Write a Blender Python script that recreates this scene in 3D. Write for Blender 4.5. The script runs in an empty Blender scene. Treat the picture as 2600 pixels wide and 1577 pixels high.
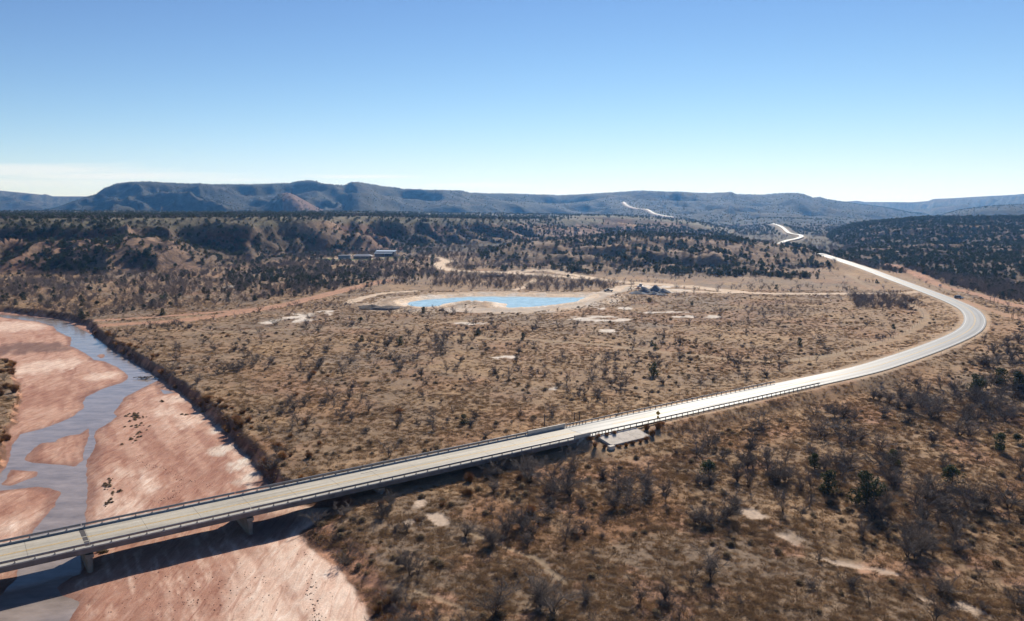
import bpy, math, random
import numpy as np
from mathutils import Vector, Matrix

random.seed(7)
RNG = np.random.default_rng(11)
SC = bpy.context.scene
COL = SC.collection

# ------------------------------------------------------------------ camera
CAM_Z = 50.0
FP, CXP, CYP, HYP = 1895.0, 1232.0, 747.5, 497.5      # survey of the photograph (2464 px wide)
PITCH = math.atan((CYP - HYP) / FP)
SP, CP = math.sin(PITCH), math.cos(PITCH)
cam_d = bpy.data.cameras.new('camera')
cam = bpy.data.objects.new('camera', cam_d)
COL.objects.link(cam)
cam.location = (0, 0, CAM_Z)
cam.rotation_euler = (math.pi / 2 - PITCH, 0, 0)
cam_d.sensor_width = 36.0
cam_d.lens = 36.0 * FP / 2464.0
cam_d.clip_start = 0.5
cam_d.clip_end = 60000.0
SC.camera = cam

# ------------------------------------------------------------------ light
SUN_EL, SUN_AZ = math.radians(31.0), math.radians(14.0)   # azimuth to the right of straight ahead
world = bpy.data.worlds.new('World')
SC.world = world
world.use_nodes = True
wn, wl = world.node_tree.nodes, world.node_tree.links
wn.clear()
w_out = wn.new('ShaderNodeOutputWorld')
w_bg = wn.new('ShaderNodeBackground')
w_sky = wn.new('ShaderNodeTexSky')
w_sky.sky_type = 'NISHITA'
w_sky.sun_disc = False
w_sky.sun_elevation = SUN_EL
w_sky.sun_rotation = SUN_AZ
w_sky.altitude = 700.0
w_sky.air_density = 0.75
w_sky.dust_density = 0.0
w_sky.ozone_density = 1.3
SKY_K = 0.089
w_bg.inputs['Strength'].default_value = SKY_K
# thin banks of cirrus low over the horizon: where they hang (sideways and upward tangent), how long and how tall
w_tc = wn.new('ShaderNodeTexCoord')
w_sep = wn.new('ShaderNodeSeparateXYZ'); wl.new(w_tc.outputs['Generated'], w_sep.inputs[0])
def wm(op, a, b=None, c=None):
    k = wn.new('ShaderNodeMath'); k.operation = op
    for i, q_ in enumerate((a, b, c)):
        if q_ is None: continue
        if isinstance(q_, (int, float)): k.inputs[i].default_value = q_
        else: wl.new(q_, k.inputs[i])
    return k.outputs[0]
w_y = wm('MAXIMUM', w_sep.outputs['Y'], 0.02)
w_u = wm('DIVIDE', w_sep.outputs['X'], w_y); w_v = wm('DIVIDE', w_sep.outputs['Z'], w_y)
w_cmb = wn.new('ShaderNodeCombineXYZ'); wl.new(wm('MULTIPLY', w_u, 9.0), w_cmb.inputs[0]); wl.new(wm('MULTIPLY', w_v, 150.0), w_cmb.inputs[1])
w_noise = wn.new('ShaderNodeTexNoise'); w_noise.inputs['Scale'].default_value = 1.0; w_noise.inputs['Detail'].default_value = 6.0
wl.new(w_cmb.outputs[0], w_noise.inputs['Vector'])
w_tot = None
for cu, cv, su, sv, am in ((-.66, .046, .20, .0085, 1.0), (-.50, .038, .16, .0055, .9), (-.36, .033, .10, .0035, .55), (-.62, .030, .25, .008, .6), (-.19, .0372, .075, .0028, .9), (-.245, .0375, .03, .003, .5), (-.045, .0265, .075, .0038, .9), (.035, .018, .09, .0035, .8), (-1.2, .05, .3, .012, .9), (1.3, .04, .4, .008, .7)):
    e = wm('ADD', wm('POWER', wm('ABSOLUTE', wm('MULTIPLY', wm('SUBTRACT', w_u, cu), 1 / su)), 2.0), wm('POWER', wm('ABSOLUTE', wm('MULTIPLY', wm('SUBTRACT', w_v, cv), 1 / sv)), 2.0))
    e = wm('MULTIPLY', wm('EXPONENT', wm('MULTIPLY', e, -1.0)), am)
    w_tot = e if w_tot is None else wm('MAXIMUM', w_tot, e)
w_front = wm('GREATER_THAN', w_sep.outputs['Y'], 0.02)
w_ramp = wn.new('ShaderNodeMapRange'); w_ramp.inputs['From Min'].default_value = .45; w_ramp.inputs['From Max'].default_value = 1.05
wl.new(wm('ADD', w_tot, wm('MULTIPLY', w_noise.outputs['Fac'], .55)), w_ramp.inputs['Value'])
w_mul2 = type('o', (), {})(); w_mul2.outputs = [wm('MULTIPLY', wm('MULTIPLY', w_ramp.outputs[0], w_front), .62)]
w_mix = wn.new('ShaderNodeMix'); w_mix.data_type = 'RGBA'
w_mix.inputs['B'].default_value = (8.6, 8.8, 8.9, 1)
wl.new(w_mul2.outputs[0], w_mix.inputs['Factor'])
w_g = wn.new('ShaderNodeGamma'); w_g.inputs['Gamma'].default_value = 1.27      # a little deeper blue overhead
w_s1 = wn.new('ShaderNodeVectorMath'); w_s1.operation = 'SCALE'; w_s1.inputs['Scale'].default_value = 0.12
w_s2 = wn.new('ShaderNodeVectorMath'); w_s2.operation = 'MULTIPLY'; w_s2.inputs[1].default_value = (.93 / .12, .975 / .12, .945 / .12)   # white balance
wl.new(w_sky.outputs['Color'], w_s1.inputs[0]); wl.new(w_s1.outputs[0], w_g.inputs['Color']); 
w_sc = wn.new('ShaderNodeSeparateXYZ'); wl.new(w_g.outputs[0], w_sc.inputs[0]); w_cc = wn.new('ShaderNodeCombineXYZ')
for i_, k_ in enumerate((1.08, 1.06, 1.17)):          # roll the glare off toward white, channel by channel
    x_ = wm('MULTIPLY', w_sc.outputs[i_], 0.86)
    wl.new(wm('MULTIPLY', wm('MULTIPLY', x_, wm('POWER', wm('ADD', wm('POWER', x_, 3.0), 1.0), -1 / 3)), k_ / 0.86), w_cc.inputs[i_])
wl.new(w_cc.outputs[0], w_s2.inputs[0])
wl.new(w_s2.outputs[0], w_mix.inputs['A'])
wl.new(w_mix.outputs['Result'], w_bg.inputs['Color'])
wl.new(w_bg.outputs['Background'], w_out.inputs['Surface'])

sun_d = bpy.data.lights.new('sun', 'SUN')
sun_d.energy = 4.8
sun_d.angle = math.radians(0.53)
sun_d.color = (1.0, 0.93, 0.82)
sun = bpy.data.objects.new('sun', sun_d)
COL.objects.link(sun)
SUN_DIR = Vector((math.sin(SUN_AZ) * math.cos(SUN_EL), math.cos(SUN_AZ) * math.cos(SUN_EL), math.sin(SUN_EL)))
sun.rotation_euler = SUN_DIR.to_track_quat('Z', 'Y').to_euler()
sun.location = (300, 1200, 900)

SC.view_settings.view_transform = 'Standard'
SC.view_settings.look = 'None'
SC.view_settings.gamma = 1.0
SC.view_settings.use_curve_mapping = False
SC.view_settings.exposure = 0.30
SC.render.engine = 'CYCLES'
SC.cycles.use_denoising = True
SC.cycles.max_bounces = 4
SC.cycles.diffuse_bounces = 1
SC.cycles.glossy_bounces = 2
SC.cycles.transmission_bounces = 2
SC.cycles.volume_bounces = 0
SC.cycles.caustics_reflective = False
SC.cycles.caustics_refractive = False
HAZE_DENSITY = 0.00007
HAZE_COLOR = (0.14, 0.43, 1.0, 1)

# ------------------------------------------------------------------ survey helpers
def P(px, py, z=0.0):
    """ground point seen at a survey pixel, on level z"""
    u, v = (px - CXP) / FP, (CYP - py) / FP
    dx, dy, dz = u, CP + v * SP, -SP + v * CP
    t = (z - CAM_Z) / dz
    return (dx * t, dy * t)

def PD(px, py, d):
    """point seen at a survey pixel at distance d ahead -> x, y, z"""
    u, v = (px - CXP) / FP, (CYP - py) / FP
    t = d / (CP + v * SP)
    return (u * t, d, CAM_Z + t * (-SP + v * CP))

def proj(x, y, z):
    zz = z - CAM_Z
    depth = y * CP - zz * SP
    up = y * SP + zz * CP
    depth = np.maximum(depth, 1e-3)
    return CXP + FP * x / depth, CYP - FP * up / depth

def Ps(lst, z=0.0):
    return np.array([P(a, b, z) for a, b in lst])

# ------------------------------------------------------------------ noise
def _hash(ix, iy, s):
    h = (ix * 374761393 + iy * 668265263 + s * 974634777) & 0xffffffff
    h = ((h ^ (h >> 13)) * 1274126177) & 0xffffffff
    h = ((h ^ (h >> 16)) * 2246822519) & 0xffffffff
    return (h ^ (h >> 15)) / 4294967296.0

def vnoise(x, y, s):
    fx, fy = np.floor(x), np.floor(y)
    ix, iy = fx.astype(np.int64), fy.astype(np.int64)
    tx, ty = x - fx, y - fy
    tx = tx * tx * tx * (tx * (tx * 6 - 15) + 10)
    ty = ty * ty * ty * (ty * (ty * 6 - 15) + 10)
    a = _hash(ix, iy, s); b = _hash(ix + 1, iy, s)
    c = _hash(ix, iy + 1, s); d = _hash(ix + 1, iy + 1, s)
    return 2 * ((a * (1 - tx) + b * tx) * (1 - ty) + (c * (1 - tx) + d * tx) * ty) - 1

def fbm(x, y, scale, octs, seed, gain=0.5):
    out, amp, tot, f = 0.0, 1.0, 0.0, 1.0 / scale
    for k in range(octs):
        ca, sa = math.cos(0.6 * k + seed), math.sin(0.6 * k + seed)
        out = out + amp * vnoise((x * ca - y * sa) * f + 17.3 * k, (x * sa + y * ca) * f - 9.1 * k, seed * 31 + k)
        tot += amp; amp *= gain; f *= 2.03
    return out / tot

def ridged(x, y, scale, octs, seed):
    out, amp, tot, f = 0.0, 1.0, 0.0, 1.0 / scale
    for k in range(octs):
        out = out + amp * (1 - np.abs(vnoise(x * f + 5.7 * k, y * f + 3.1 * k, seed * 53 + k)) * 2)
        tot += amp; amp *= 0.5; f *= 2.1
    return out / tot                            # about -1 .. 1, high on crests

def sstep(a, b, x):
    t = np.clip((x - a) / (b - a), 0, 1)
    return t * t * (3 - 2 * t)

def lerp(a, b, t):
    return a + (b - a) * t

def sdf_poly(x, y, pts, margin=40.0):
    """signed distance to a closed outline, negative inside; far points get +margin"""
    x = np.asarray(x, float); y = np.asarray(y, float)
    out = np.full(x.shape, float(margin))
    lo, hi = pts.min(0) - margin, pts.max(0) + margin
    m = (x > lo[0]) & (x < hi[0]) & (y > lo[1]) & (y < hi[1])
    px, py = x[m], y[m]
    d2 = np.full(px.shape, 1e18); ins = np.zeros(px.shape, bool)
    n = len(pts)
    for i in range(n):
        ax, ay = pts[i]; bx, by = pts[(i + 1) % n]
        ex, ey = bx - ax, by - ay
        t = np.clip(((px - ax) * ex + (py - ay) * ey) / max(ex * ex + ey * ey, 1e-9), 0, 1)
        d2 = np.minimum(d2, (px - ax - t * ex) ** 2 + (py - ay - t * ey) ** 2)
        if ay != by:
            c = ((ay > py) != (by > py)) & (px < (bx - ax) * (py - ay) / (by - ay) + ax)
            ins ^= c
    d = np.sqrt(d2)
    out[m] = np.where(ins, -d, d)
    return out

def line_dist(x, y, pts, margin=60.0):
    """distance to a polyline (rows x, y, value): distance, value there, signed side"""
    pts = np.asarray(pts, float)
    out = np.full(x.shape, float(margin)); val = np.zeros(x.shape); side = np.zeros(x.shape)
    lo, hi = pts[:, :2].min(0) - margin, pts[:, :2].max(0) + margin
    idx = np.nonzero((x > lo[0]) & (x < hi[0]) & (y > lo[1]) & (y < hi[1]))[0]
    if not len(idx):
        return out, val, side
    px, py = x[idx], y[idx]
    bd = np.full(px.shape, float(margin) ** 2); bv = np.zeros(px.shape); bs = np.zeros(px.shape)
    for i in range(len(pts) - 1):
        a, b = pts[i], pts[i + 1]
        l2, h2 = np.minimum(a, b)[:2] - margin, np.maximum(a, b)[:2] + margin
        j = np.nonzero((px > l2[0]) & (px < h2[0]) & (py > l2[1]) & (py < h2[1]))[0]
        if not len(j):
            continue
        ex, ey = b[0] - a[0], b[1] - a[1]
        qx, qy = px[j] - a[0], py[j] - a[1]
        t = np.clip((qx * ex + qy * ey) / max(ex * ex + ey * ey, 1e-9), 0, 1)
        d2 = (qx - t * ex) ** 2 + (qy - t * ey) ** 2
        k = d2 < bd[j]
        j = j[k]; t = t[k]
        bd[j] = d2[k]
        if pts.shape[1] > 2:
            bv[j] = a[2] + (b[2] - a[2]) * t
        bs[j] = np.sign(ex * qy[k] - ey * qx[k])
    out[idx] = np.sqrt(bd); val[idx] = bv; side[idx] = bs
    return out, val, side

def catmull(pts, step):
    pts = np.asarray(pts, float)
    q = np.vstack([2 * pts[0] - pts[1], pts, 2 * pts[-1] - pts[-2]])
    out = []
    for i in range(1, len(q) - 2):
        n = max(1, int(np.linalg.norm((q[i + 1] - q[i])[:2]) / step))
        for k in range(n):
            t = k / n
            out.append(0.5 * (2 * q[i] + (q[i + 1] - q[i - 1]) * t + (2 * q[i - 1] - 5 * q[i] + 4 * q[i + 1] - q[i + 2]) * t * t
                              + (3 * q[i] - q[i - 1] - 3 * q[i + 1] + q[i + 2]) * t ** 3))
    out.append(q[-2])
    return np.array(out)

# ------------------------------------------------------------------ the bridge line and the road
ROAD_Z = 0.3
_a = np.array(P(0, 1353.9, 1.0)); _b = np.array(P(1184.6, 1094.0, 1.0))
BU = (_b - _a) / np.linalg.norm(_b - _a)           # along the bridge, left to right
BN = np.array((-BU[1], BU[0]))                      # across, away from the camera
BW = 8.6                                           # rail to rail
B0 = _a + BN * (BW / 2)                            # centreline, s = 0
B_ANG = math.atan2(BU[1], BU[0])
def BP(s, t=0.0):
    p = B0 + BU * s + BN * t
    return float(p[0]), float(p[1])
ABUT_S = 105.0
PIERS = [-37.0, -12.8, 11.0, 34.6, 58.4, 82.0]

bend = [(2070, 892, .3), (2151, 868, .3), (2232, 840, .2), (2299, 813, .1), (2334, 793, 0), (2346, 774, -.1), (2342, 757, -.2), (2326, 742, -.2),
        (2291, 725, -.2), (2245, 707, -.1), (2191, 687, 0), (2137, 667, .6), (2084, 647, 1.8), (2030, 629, 3.4), (1989, 616, 5.2), (1966, 610, 6.6)]
road_pts = [(*BP(s), ROAD_Z) for s in (108, 130, 150, 170, 190)]
road_pts += [(*P(a, b, z), z) for a, b, z in bend]
e0, e1 = np.array(road_pts[-2]), np.array(road_pts[-1])
dv = (e1 - e0)[:2] / np.linalg.norm((e1 - e0)[:2])
road_pts += [(e1[0] + dv[0] * 60, e1[1] + dv[1] * 60, 4.0), (e1[0] + dv[0] * 140, e1[1] + dv[1] * 140, 0.5)]
ROAD = catmull(road_pts, 2.5)
ROAD_W = 4.35                                       # half width
seg2 = [(1871, 590, 1000), (1893, 581, 1080), (1917, 576, 1150), (1929, 570.6, 1250), (1922, 566.6, 1330), (1906, 564, 1400), (1895, 560, 1480),
        (1887, 552, 1620), (1876, 545, 1760), (1859, 539, 1950)]
ROAD2 = catmull([PD(*q) for q in seg2], 10)
seg3 = [(1619, 523.5, 2250), (1596, 520, 2400), (1577, 516, 2550), (1565, 510, 2700), (1556, 505, 2830), (1532, 502, 2980), (1518, 499, 3080), (1507, 494, 3200), (1500.6, 487, 3330)]
ROAD3 = catmull([PD(*q) for q in seg3], 15)
seg4 = [(1606, 472.4, 3700), (1614, 471, 3720), (1622, 469.6, 3760)]
ROAD4 = catmull([PD(*q) for q in seg4], 15)

# ------------------------------------------------------------------ river and pond outlines
BED = -3.6
WATER_Z = -3.72
def ZA(l): return [(x * .26946, 710.8 + y * .26946) for x, y in l]
def ZB(l): return [(x * .27067, 1089.9 + y * .27067) for x, y in l]
RIVER = Ps([(-900, 715), (-400, 735), (0, 751), (60, 757), (120, 764), (170, 772), (207, 784), (225, 806), (265, 837), (320, 870), (365, 897), (388, 918), (432, 947), (472, 985),
            (522, 1025), (560, 1065), (600, 1105), (626, 1140), (640, 1172), (690, 1205), (760, 1222), (800, 1225), (770, 1248), (722, 1285), (740, 1312), (778, 1342), (816, 1374), (855, 1465), (876, 1500), (930, 1600),
            (1000, 1900), (-1500, 2100), (-3000, 1700), (-1400, 1300), (-900, 1000), (-1200, 800)], BED)
LEFT_BANK = Ps([(-60, 850), (0, 862), (38, 878), (46, 920), (58, 948), (54, 980), (40, 1020), (26, 1034), (24, 1061), (16, 1117), (0, 1130), (-60, 1165), (-300, 1230), (-600, 1200), (-700, 1050), (-300, 900)], BED)
WATER = Ps([(-800, 742), (-300, 757)] + ZA([(0, 195), (330, 235), (480, 280), (500, 320), (640, 380), (625, 450), (770, 520), (830, 575), (930, 590), (1080, 660), (1155, 740), (1080, 785), (900, 840),
            (770, 910), (735, 960), (745, 1010), (650, 1080), (450, 1170), (180, 1240), (130, 1310), (90, 1400), (60, 1495)]) + ZB([(75, 60), (50, 130), (0, 190)]) +
           [(-60, 1160), (-200, 1190), (-200, 1250), (-60, 1195)] + ZB([(0, 340), (330, 300), (450, 310), (535, 360), (500, 470), (400, 580), (290, 690), (215, 850), (170, 990), (130, 1130), (60, 1240), (-60, 1330), (-300, 1500),
            (-300, 1800), (300, 1800), (620, 1495), (700, 1330), (560, 1260), (520, 1200), (640, 1110), (720, 1080), (730, 980), (765, 800), (765, 610), (770, 420), (790, 330), (780, 250), (760, 160), (770, 60)]) +
           ZA([(800, 1440), (860, 1330), (850, 1260), (870, 1200), (940, 1160), (1045, 1080), (1020, 1050), (1080, 960), (1130, 900), (1300, 815), (1420, 755), (1415, 715), (1240, 607), (1110, 560), (940, 430),
            (780, 330), (600, 245), (520, 215), (250, 190), (0, 172)]) + [(-300, 748), (-800, 733)], WATER_Z)
ISLES = [Ps(ZA([(200, 1495), (240, 1420), (370, 1320), (500, 1310), (520, 1280), (620, 1250), (720, 1240), (790, 1190), (790, 1250), (760, 1340), (750, 1420)]) + ZB([(740, 70), (660, 120), (600, 110), (300, 90), (195, 70)]), WATER_Z),
         Ps(ZB([(20, 280), (90, 145), (330, 165), (320, 210), (100, 290)]), WATER_Z),
         Ps(ZA([(865, 545), (890, 525), (935, 527), (945, 550), (900, 562)]), WATER_Z)]
POOLS = [Ps(ZA([(1400, 825), (1560, 872), (1470, 884)]), WATER_Z), Ps([(618, 1246), (672, 1244), (700, 1262), (668, 1280), (640, 1300), (610, 1290)], WATER_Z)]
POND_Z = -1.5
def ZP(l): return [(758.2 + x * .2692, 568.6 + y * .2692) for x, y in l]
POND = Ps(ZP([(815, 605), (870, 585), (1000, 565), (1200, 548), (1400, 537), (1600, 535), (1800, 537), (2100, 545), (2400, 543), (2420, 548), (2310, 590), (2200, 605), (2050, 625), (1900, 640), (1760, 647), (1705, 645), (1700, 600),
              (1560, 590), (1480, 584), (1400, 582), (1320, 584), (1250, 590), (1150, 605), (1095, 622), (1060, 635), (980, 640), (870, 630)]), POND_Z)
SOUTH = np.array([BP(-300), BP(60), BP(120), BP(190)] + [P(a, b, 0) for a, b in ((2151, 868), (2232, 840), (2299, 813), (2346, 778), (2600, 742), (3600, 700))] + [(600, 250), (500, -400), (-600, -400)])

# dirt tracks: pixels, half width (m), colour key
TRACKS = [
    ([(2205, 704), (2150, 706), (2050, 706), (1900, 707), (1780, 704), (1700, 702), (1600, 697), (1560, 692), (1500, 694)], 4.2, 'pale'),
    ([(1780, 702), (1700, 693), (1640, 687), (1560, 682), (1500, 679), (1450, 673), (1400, 670), (1330, 664), (1280, 660), (1230, 656), (1180, 654), (1120, 652), (1090, 650), (1066, 645), (1056, 638), (1066, 632), (1078, 628)], 5.5, 'pale'),
    ([(1450, 673), (1400, 665), (1350, 658), (1310, 654), (1260, 654), (1210, 655)], 4.0, 'pale'),
    ([(1500, 694), (1440, 712), (1390, 733), (1300, 744), (1200, 748), (1100, 746)], 6.5, 'grey'),
    ([(1560, 683), (1500, 688), (1480, 700)], 3.0, 'pale'),
    ([(215, 786), (300, 779), (420, 771), (560, 753), (700, 729), (800, 705), (870, 688), (935, 674)], 4.6, 'red'),
    ([(200, 772), (330, 765), (460, 756), (600, 742)], 2.6, 'red'),
    ([(1290, 672), (1262, 690), (1240, 697)], 1.8, 'pale'),
    ([(2120, 640), (2190, 656), (2262, 687), (2330, 702), (2400, 722), (2440, 733), (2520, 752)], 3.6, 'red'),
    ([(2310, 722), (2350, 737), (2400, 751), (2464, 768), (2560, 795)], 3.0, 'red'),
    ([(1000, 700), (930, 704), (880, 714), (840, 728)], 3.2, 'pale'),
    ([(1280, 752), (1150, 766), (1000, 783), (700, 790), (440, 800)], 1.4, 'dim'),
    ([(1100, 812), (1350, 822), (1500, 836), (1700, 858), (1850, 868), (1950, 862), (2080, 835), (2180, 800), (2226, 770), (2215, 745), (2160, 722), (2090, 690), (2040, 660)], 1.8, 'dim'),
    ([(840, 612), (900, 622), (960, 616), (1040, 618), (1075, 628)], 3.0, 'pale'),
    ([(740, 622), (800, 622), (850, 626), (900, 624)], 2.0, 'pale'),
    ([(1760, 1190), (1880, 1262), (1980, 1312), (2060, 1330), (2120, 1345), (2200, 1378)], 1.4, 'wash'),
    ([(2240, 1405), (2310, 1430), (2400, 1470), (2500, 1530)], 1.3, 'wash'),
    ([(1000, 1185), (1030, 1215), (1062, 1244)], 1.0, 'wash'),
    ([(1120, 1262), (1290, 1325), (1360, 1380)], 0.25, 'dim'),
    ([(880, 1370), (1000, 1400), (1140, 1440)], 0.25, 'dim'),
]
TRACK_W = [(np.array([P(a, b, -0.8) for a, b in l]), w, c) for l, w, c in TRACKS]
TRACK_W = [(catmull(p, 6.0), w, c) for p, w, c in TRACK_W]
PATCHES = [(1430, 768, 75, 7), (1450, 797, 45, 5), (1670, 762, 62, 4), (1500, 742, 70, 3), (720, 764, 50, 10), (800, 752, 40, 6), (1200, 860, 45, 4), (1330, 936, 36, 6), (1590, 752, 60, 2.5),
           (640, 775, 30, 4), (560, 690, 40, 3), (1015, 1195, 24, 16), (1050, 1222, 30, 10), (1560, 692, 70, 5), (1640, 700, 60, 5), (2310, 1428, 38, 18), (1130, 780, 40, 4),
           (1780, 1000, 40, 5), (690, 1075, 18, 8), (985, 1245, 18, 6)]
PATCH_W = []
for a, b, rx, ry in PATCHES:
    c = P(a, b, -1); e = P(a + rx, b, -1); f = P(a, b - ry, -1)
    PATCH_W.append((c[0], c[1], abs(e[0] - c[0]), abs(f[1] - c[1])))

# ------------------------------------------------------------------ hills: each a rim line seen against what lies behind it
def L(l): return np.array(l, float)
HILLS = {
    # px, skyline py, rim distance, foot distance
    'bluff': L([(-600.0, 528.0, 674.0, 562.0), (0.0, 528.0, 714.0, 602.0), (200.0, 527.0, 726.0, 614.0), (400.0, 526.0, 754.0, 642.0), (600.0, 524.0, 804.0, 692.0), (760.0, 522.0, 914.0, 802.0), (900.0, 522.0, 1019.0, 907.0), (1040.0, 526.0, 1099.0, 987.0), (1215.0, 528.6, 1214.0, 1102.0), (1400.0, 528.0, 1450.0, 1230.0), (1500.0, 534.0, 1600.0, 1420.0), (1560.0, 560.0, 1700.0, 1560.0), (1640.0, 600.0, 1760.0, 1600.0), (3200.0, 600.0, 1760.0, 1600.0)]),
    'knoll': L([(-600, 640, 760, 640), (1060, 640, 760, 640), (1130, 634, 760, 660), (1180, 612, 760, 640), (1240, 592, 770, 625), (1350, 584, 780, 615), (1420, 575, 800, 608), (1490, 568, 800, 600), (1560, 570, 790, 590), (1700, 576, 780, 575),
                (1800, 584, 760, 560), (1880, 596, 740, 550), (1950, 608, 720, 545), (2000, 628, 690, 560), (2040, 650, 690, 580), (3200, 650, 690, 580)]),
    'east': L([(-600, 610, 1300, 1000), (1930, 605, 1300, 1000), (1985, 580, 1260, 860), (2010, 562, 1220, 780), (2079, 541, 1250, 720), (2186, 531, 1280, 640), (2234, 525, 1300, 610), (2306, 526, 1300, 590), (2464, 525, 1280, 560), (2900, 520, 1250, 520), (3400, 518, 1250, 500)]),
    'ridge': L([(-600, 600, 1650, 1300), (1230, 560, 1650, 1350), (1300, 530, 1650, 1350), (1340, 525, 1650, 1330), (1389, 520.5, 1620, 1300), (1488, 522, 1600, 1250), (1569, 527, 1560, 1200), (1650, 535, 1500, 1150), (1704, 546, 1430, 1100), (1760, 566, 1350, 1050), (1830, 590, 1300, 1000), (3200, 600, 1300, 1000)]),
    'ridge2': L([(-600, 560, 2300, 1900), (1680, 555, 2300, 1950), (1785, 533, 2300, 1950), (1839, 526, 2300, 1960), (1893, 527, 2300, 1960), (1990, 531, 2300, 1900), (2060, 545, 2250, 1850), (2120, 560, 2200, 1800), (3200, 560, 2200, 1800)]),
    'cone': L([(-600, 540, 2650, 2450), (560, 530, 2650, 2450), (600, 510, 2650, 2450), (640, 492, 2650, 2420), (660, 476, 2650, 2400), (676, 465.5, 2650, 2400), (690, 463, 2650, 2400), (704, 466, 2650, 2400), (722, 476, 2650, 2420), (748, 490, 2650, 2430), (775, 505, 2650, 2450), (820, 530, 2650, 2450), (3200, 540, 2650, 2450)]),
    'eastridge': L([(-600, 540, 2900, 2200), (2180, 533, 2900, 2300), (2258, 522, 2900, 2200), (2306, 507, 2900, 2200), (2377, 497, 2900, 2150), (2464, 492, 2900, 2100), (2700, 482, 2900, 2100), (3400, 470, 2900, 2100)]),
    'mesa': L([(-900, 530, 3300, 2600), (0, 518, 3300, 2600), (100, 509, 3300, 2600), (135, 502, 3300, 2550), (188, 481, 3300, 2500), (229, 469, 3300, 2450), (236, 466, 3300, 2450), (253, 453, 3300, 2450), (283, 441.5, 3300, 2420), (315, 437, 3300, 2400), (363, 436.5, 3300, 2350), (431, 441, 3300, 2350),
               (511, 442.5, 3350, 2400), (600, 443, 3400, 2450), (663, 441.5, 3400, 2500), (700, 440.5, 3400, 2500), (716, 436, 3400, 2500), (740, 434, 3400, 2480), (765, 436, 3400, 2450), (772, 441, 3400, 2450), (800, 444, 3400, 2450), (830, 445.5, 3350, 2350), (848, 437.5, 3250, 2250), (862, 437, 3250, 2250), (905, 444.5, 3350, 2350), (918, 448, 3400, 2400), (960, 452.5, 3500, 2450), (970, 456, 3500, 2450),
               (1020, 457, 3550, 2550), (1110, 458.5, 3500, 2500), (1132, 464, 3550, 2550), (1250, 466.5, 3700, 2700), (1350, 470, 3900, 2800), (1430, 466, 3900, 2700), (1480, 463, 3850, 2600), (1545, 458.5, 3800, 2500), (1580, 461, 3800, 2450), (1640, 462, 3850, 2400), (1700, 465, 3900, 2500), (1735, 463, 3800, 2450), (1757, 461.5, 3700, 2400), (1772, 467, 3800, 2500), (1830, 468.5, 3900, 2600),
               (1880, 464.5, 3800, 2500), (1925, 465, 3700, 2450), (1940, 470, 3700, 2450), (1955, 476, 3700, 2500), (1972, 474, 3700, 2500), (1990, 480, 3700, 2500), (2040, 488, 3700, 2550), (2130, 500, 3700, 2600), (2190, 514, 3700, 2700), (2300, 525, 3700, 2800), (3400, 530, 3700, 2800)]),
    'farmesa': L([(-900, 446, 5600, 4200), (0, 458.5, 5600, 4200), (60, 464, 5600, 4300), (105, 468.5, 5600, 4300), (111, 466.5, 5600, 4300), (118, 468, 5600, 4300), (128, 472, 5600, 4300), (215, 472.5, 5600, 4300), (420, 478, 5600, 4400), (1800, 490, 5600, 4400), (2030, 485, 5600, 4400), (2062, 483, 5600, 4400), (2078, 486, 5600, 4400), (2195, 486.5, 5600, 4300),
                  (2232, 483.5, 5600, 4200), (2244, 478.5, 5550, 4200), (2300, 476, 5500, 4000), (2385, 471, 5400, 3900), (2440, 468, 5300, 3800), (2470, 464.5, 5200, 3700), (2800, 452, 5200, 3700), (3400, 440, 5200, 3700)]),
}
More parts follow.
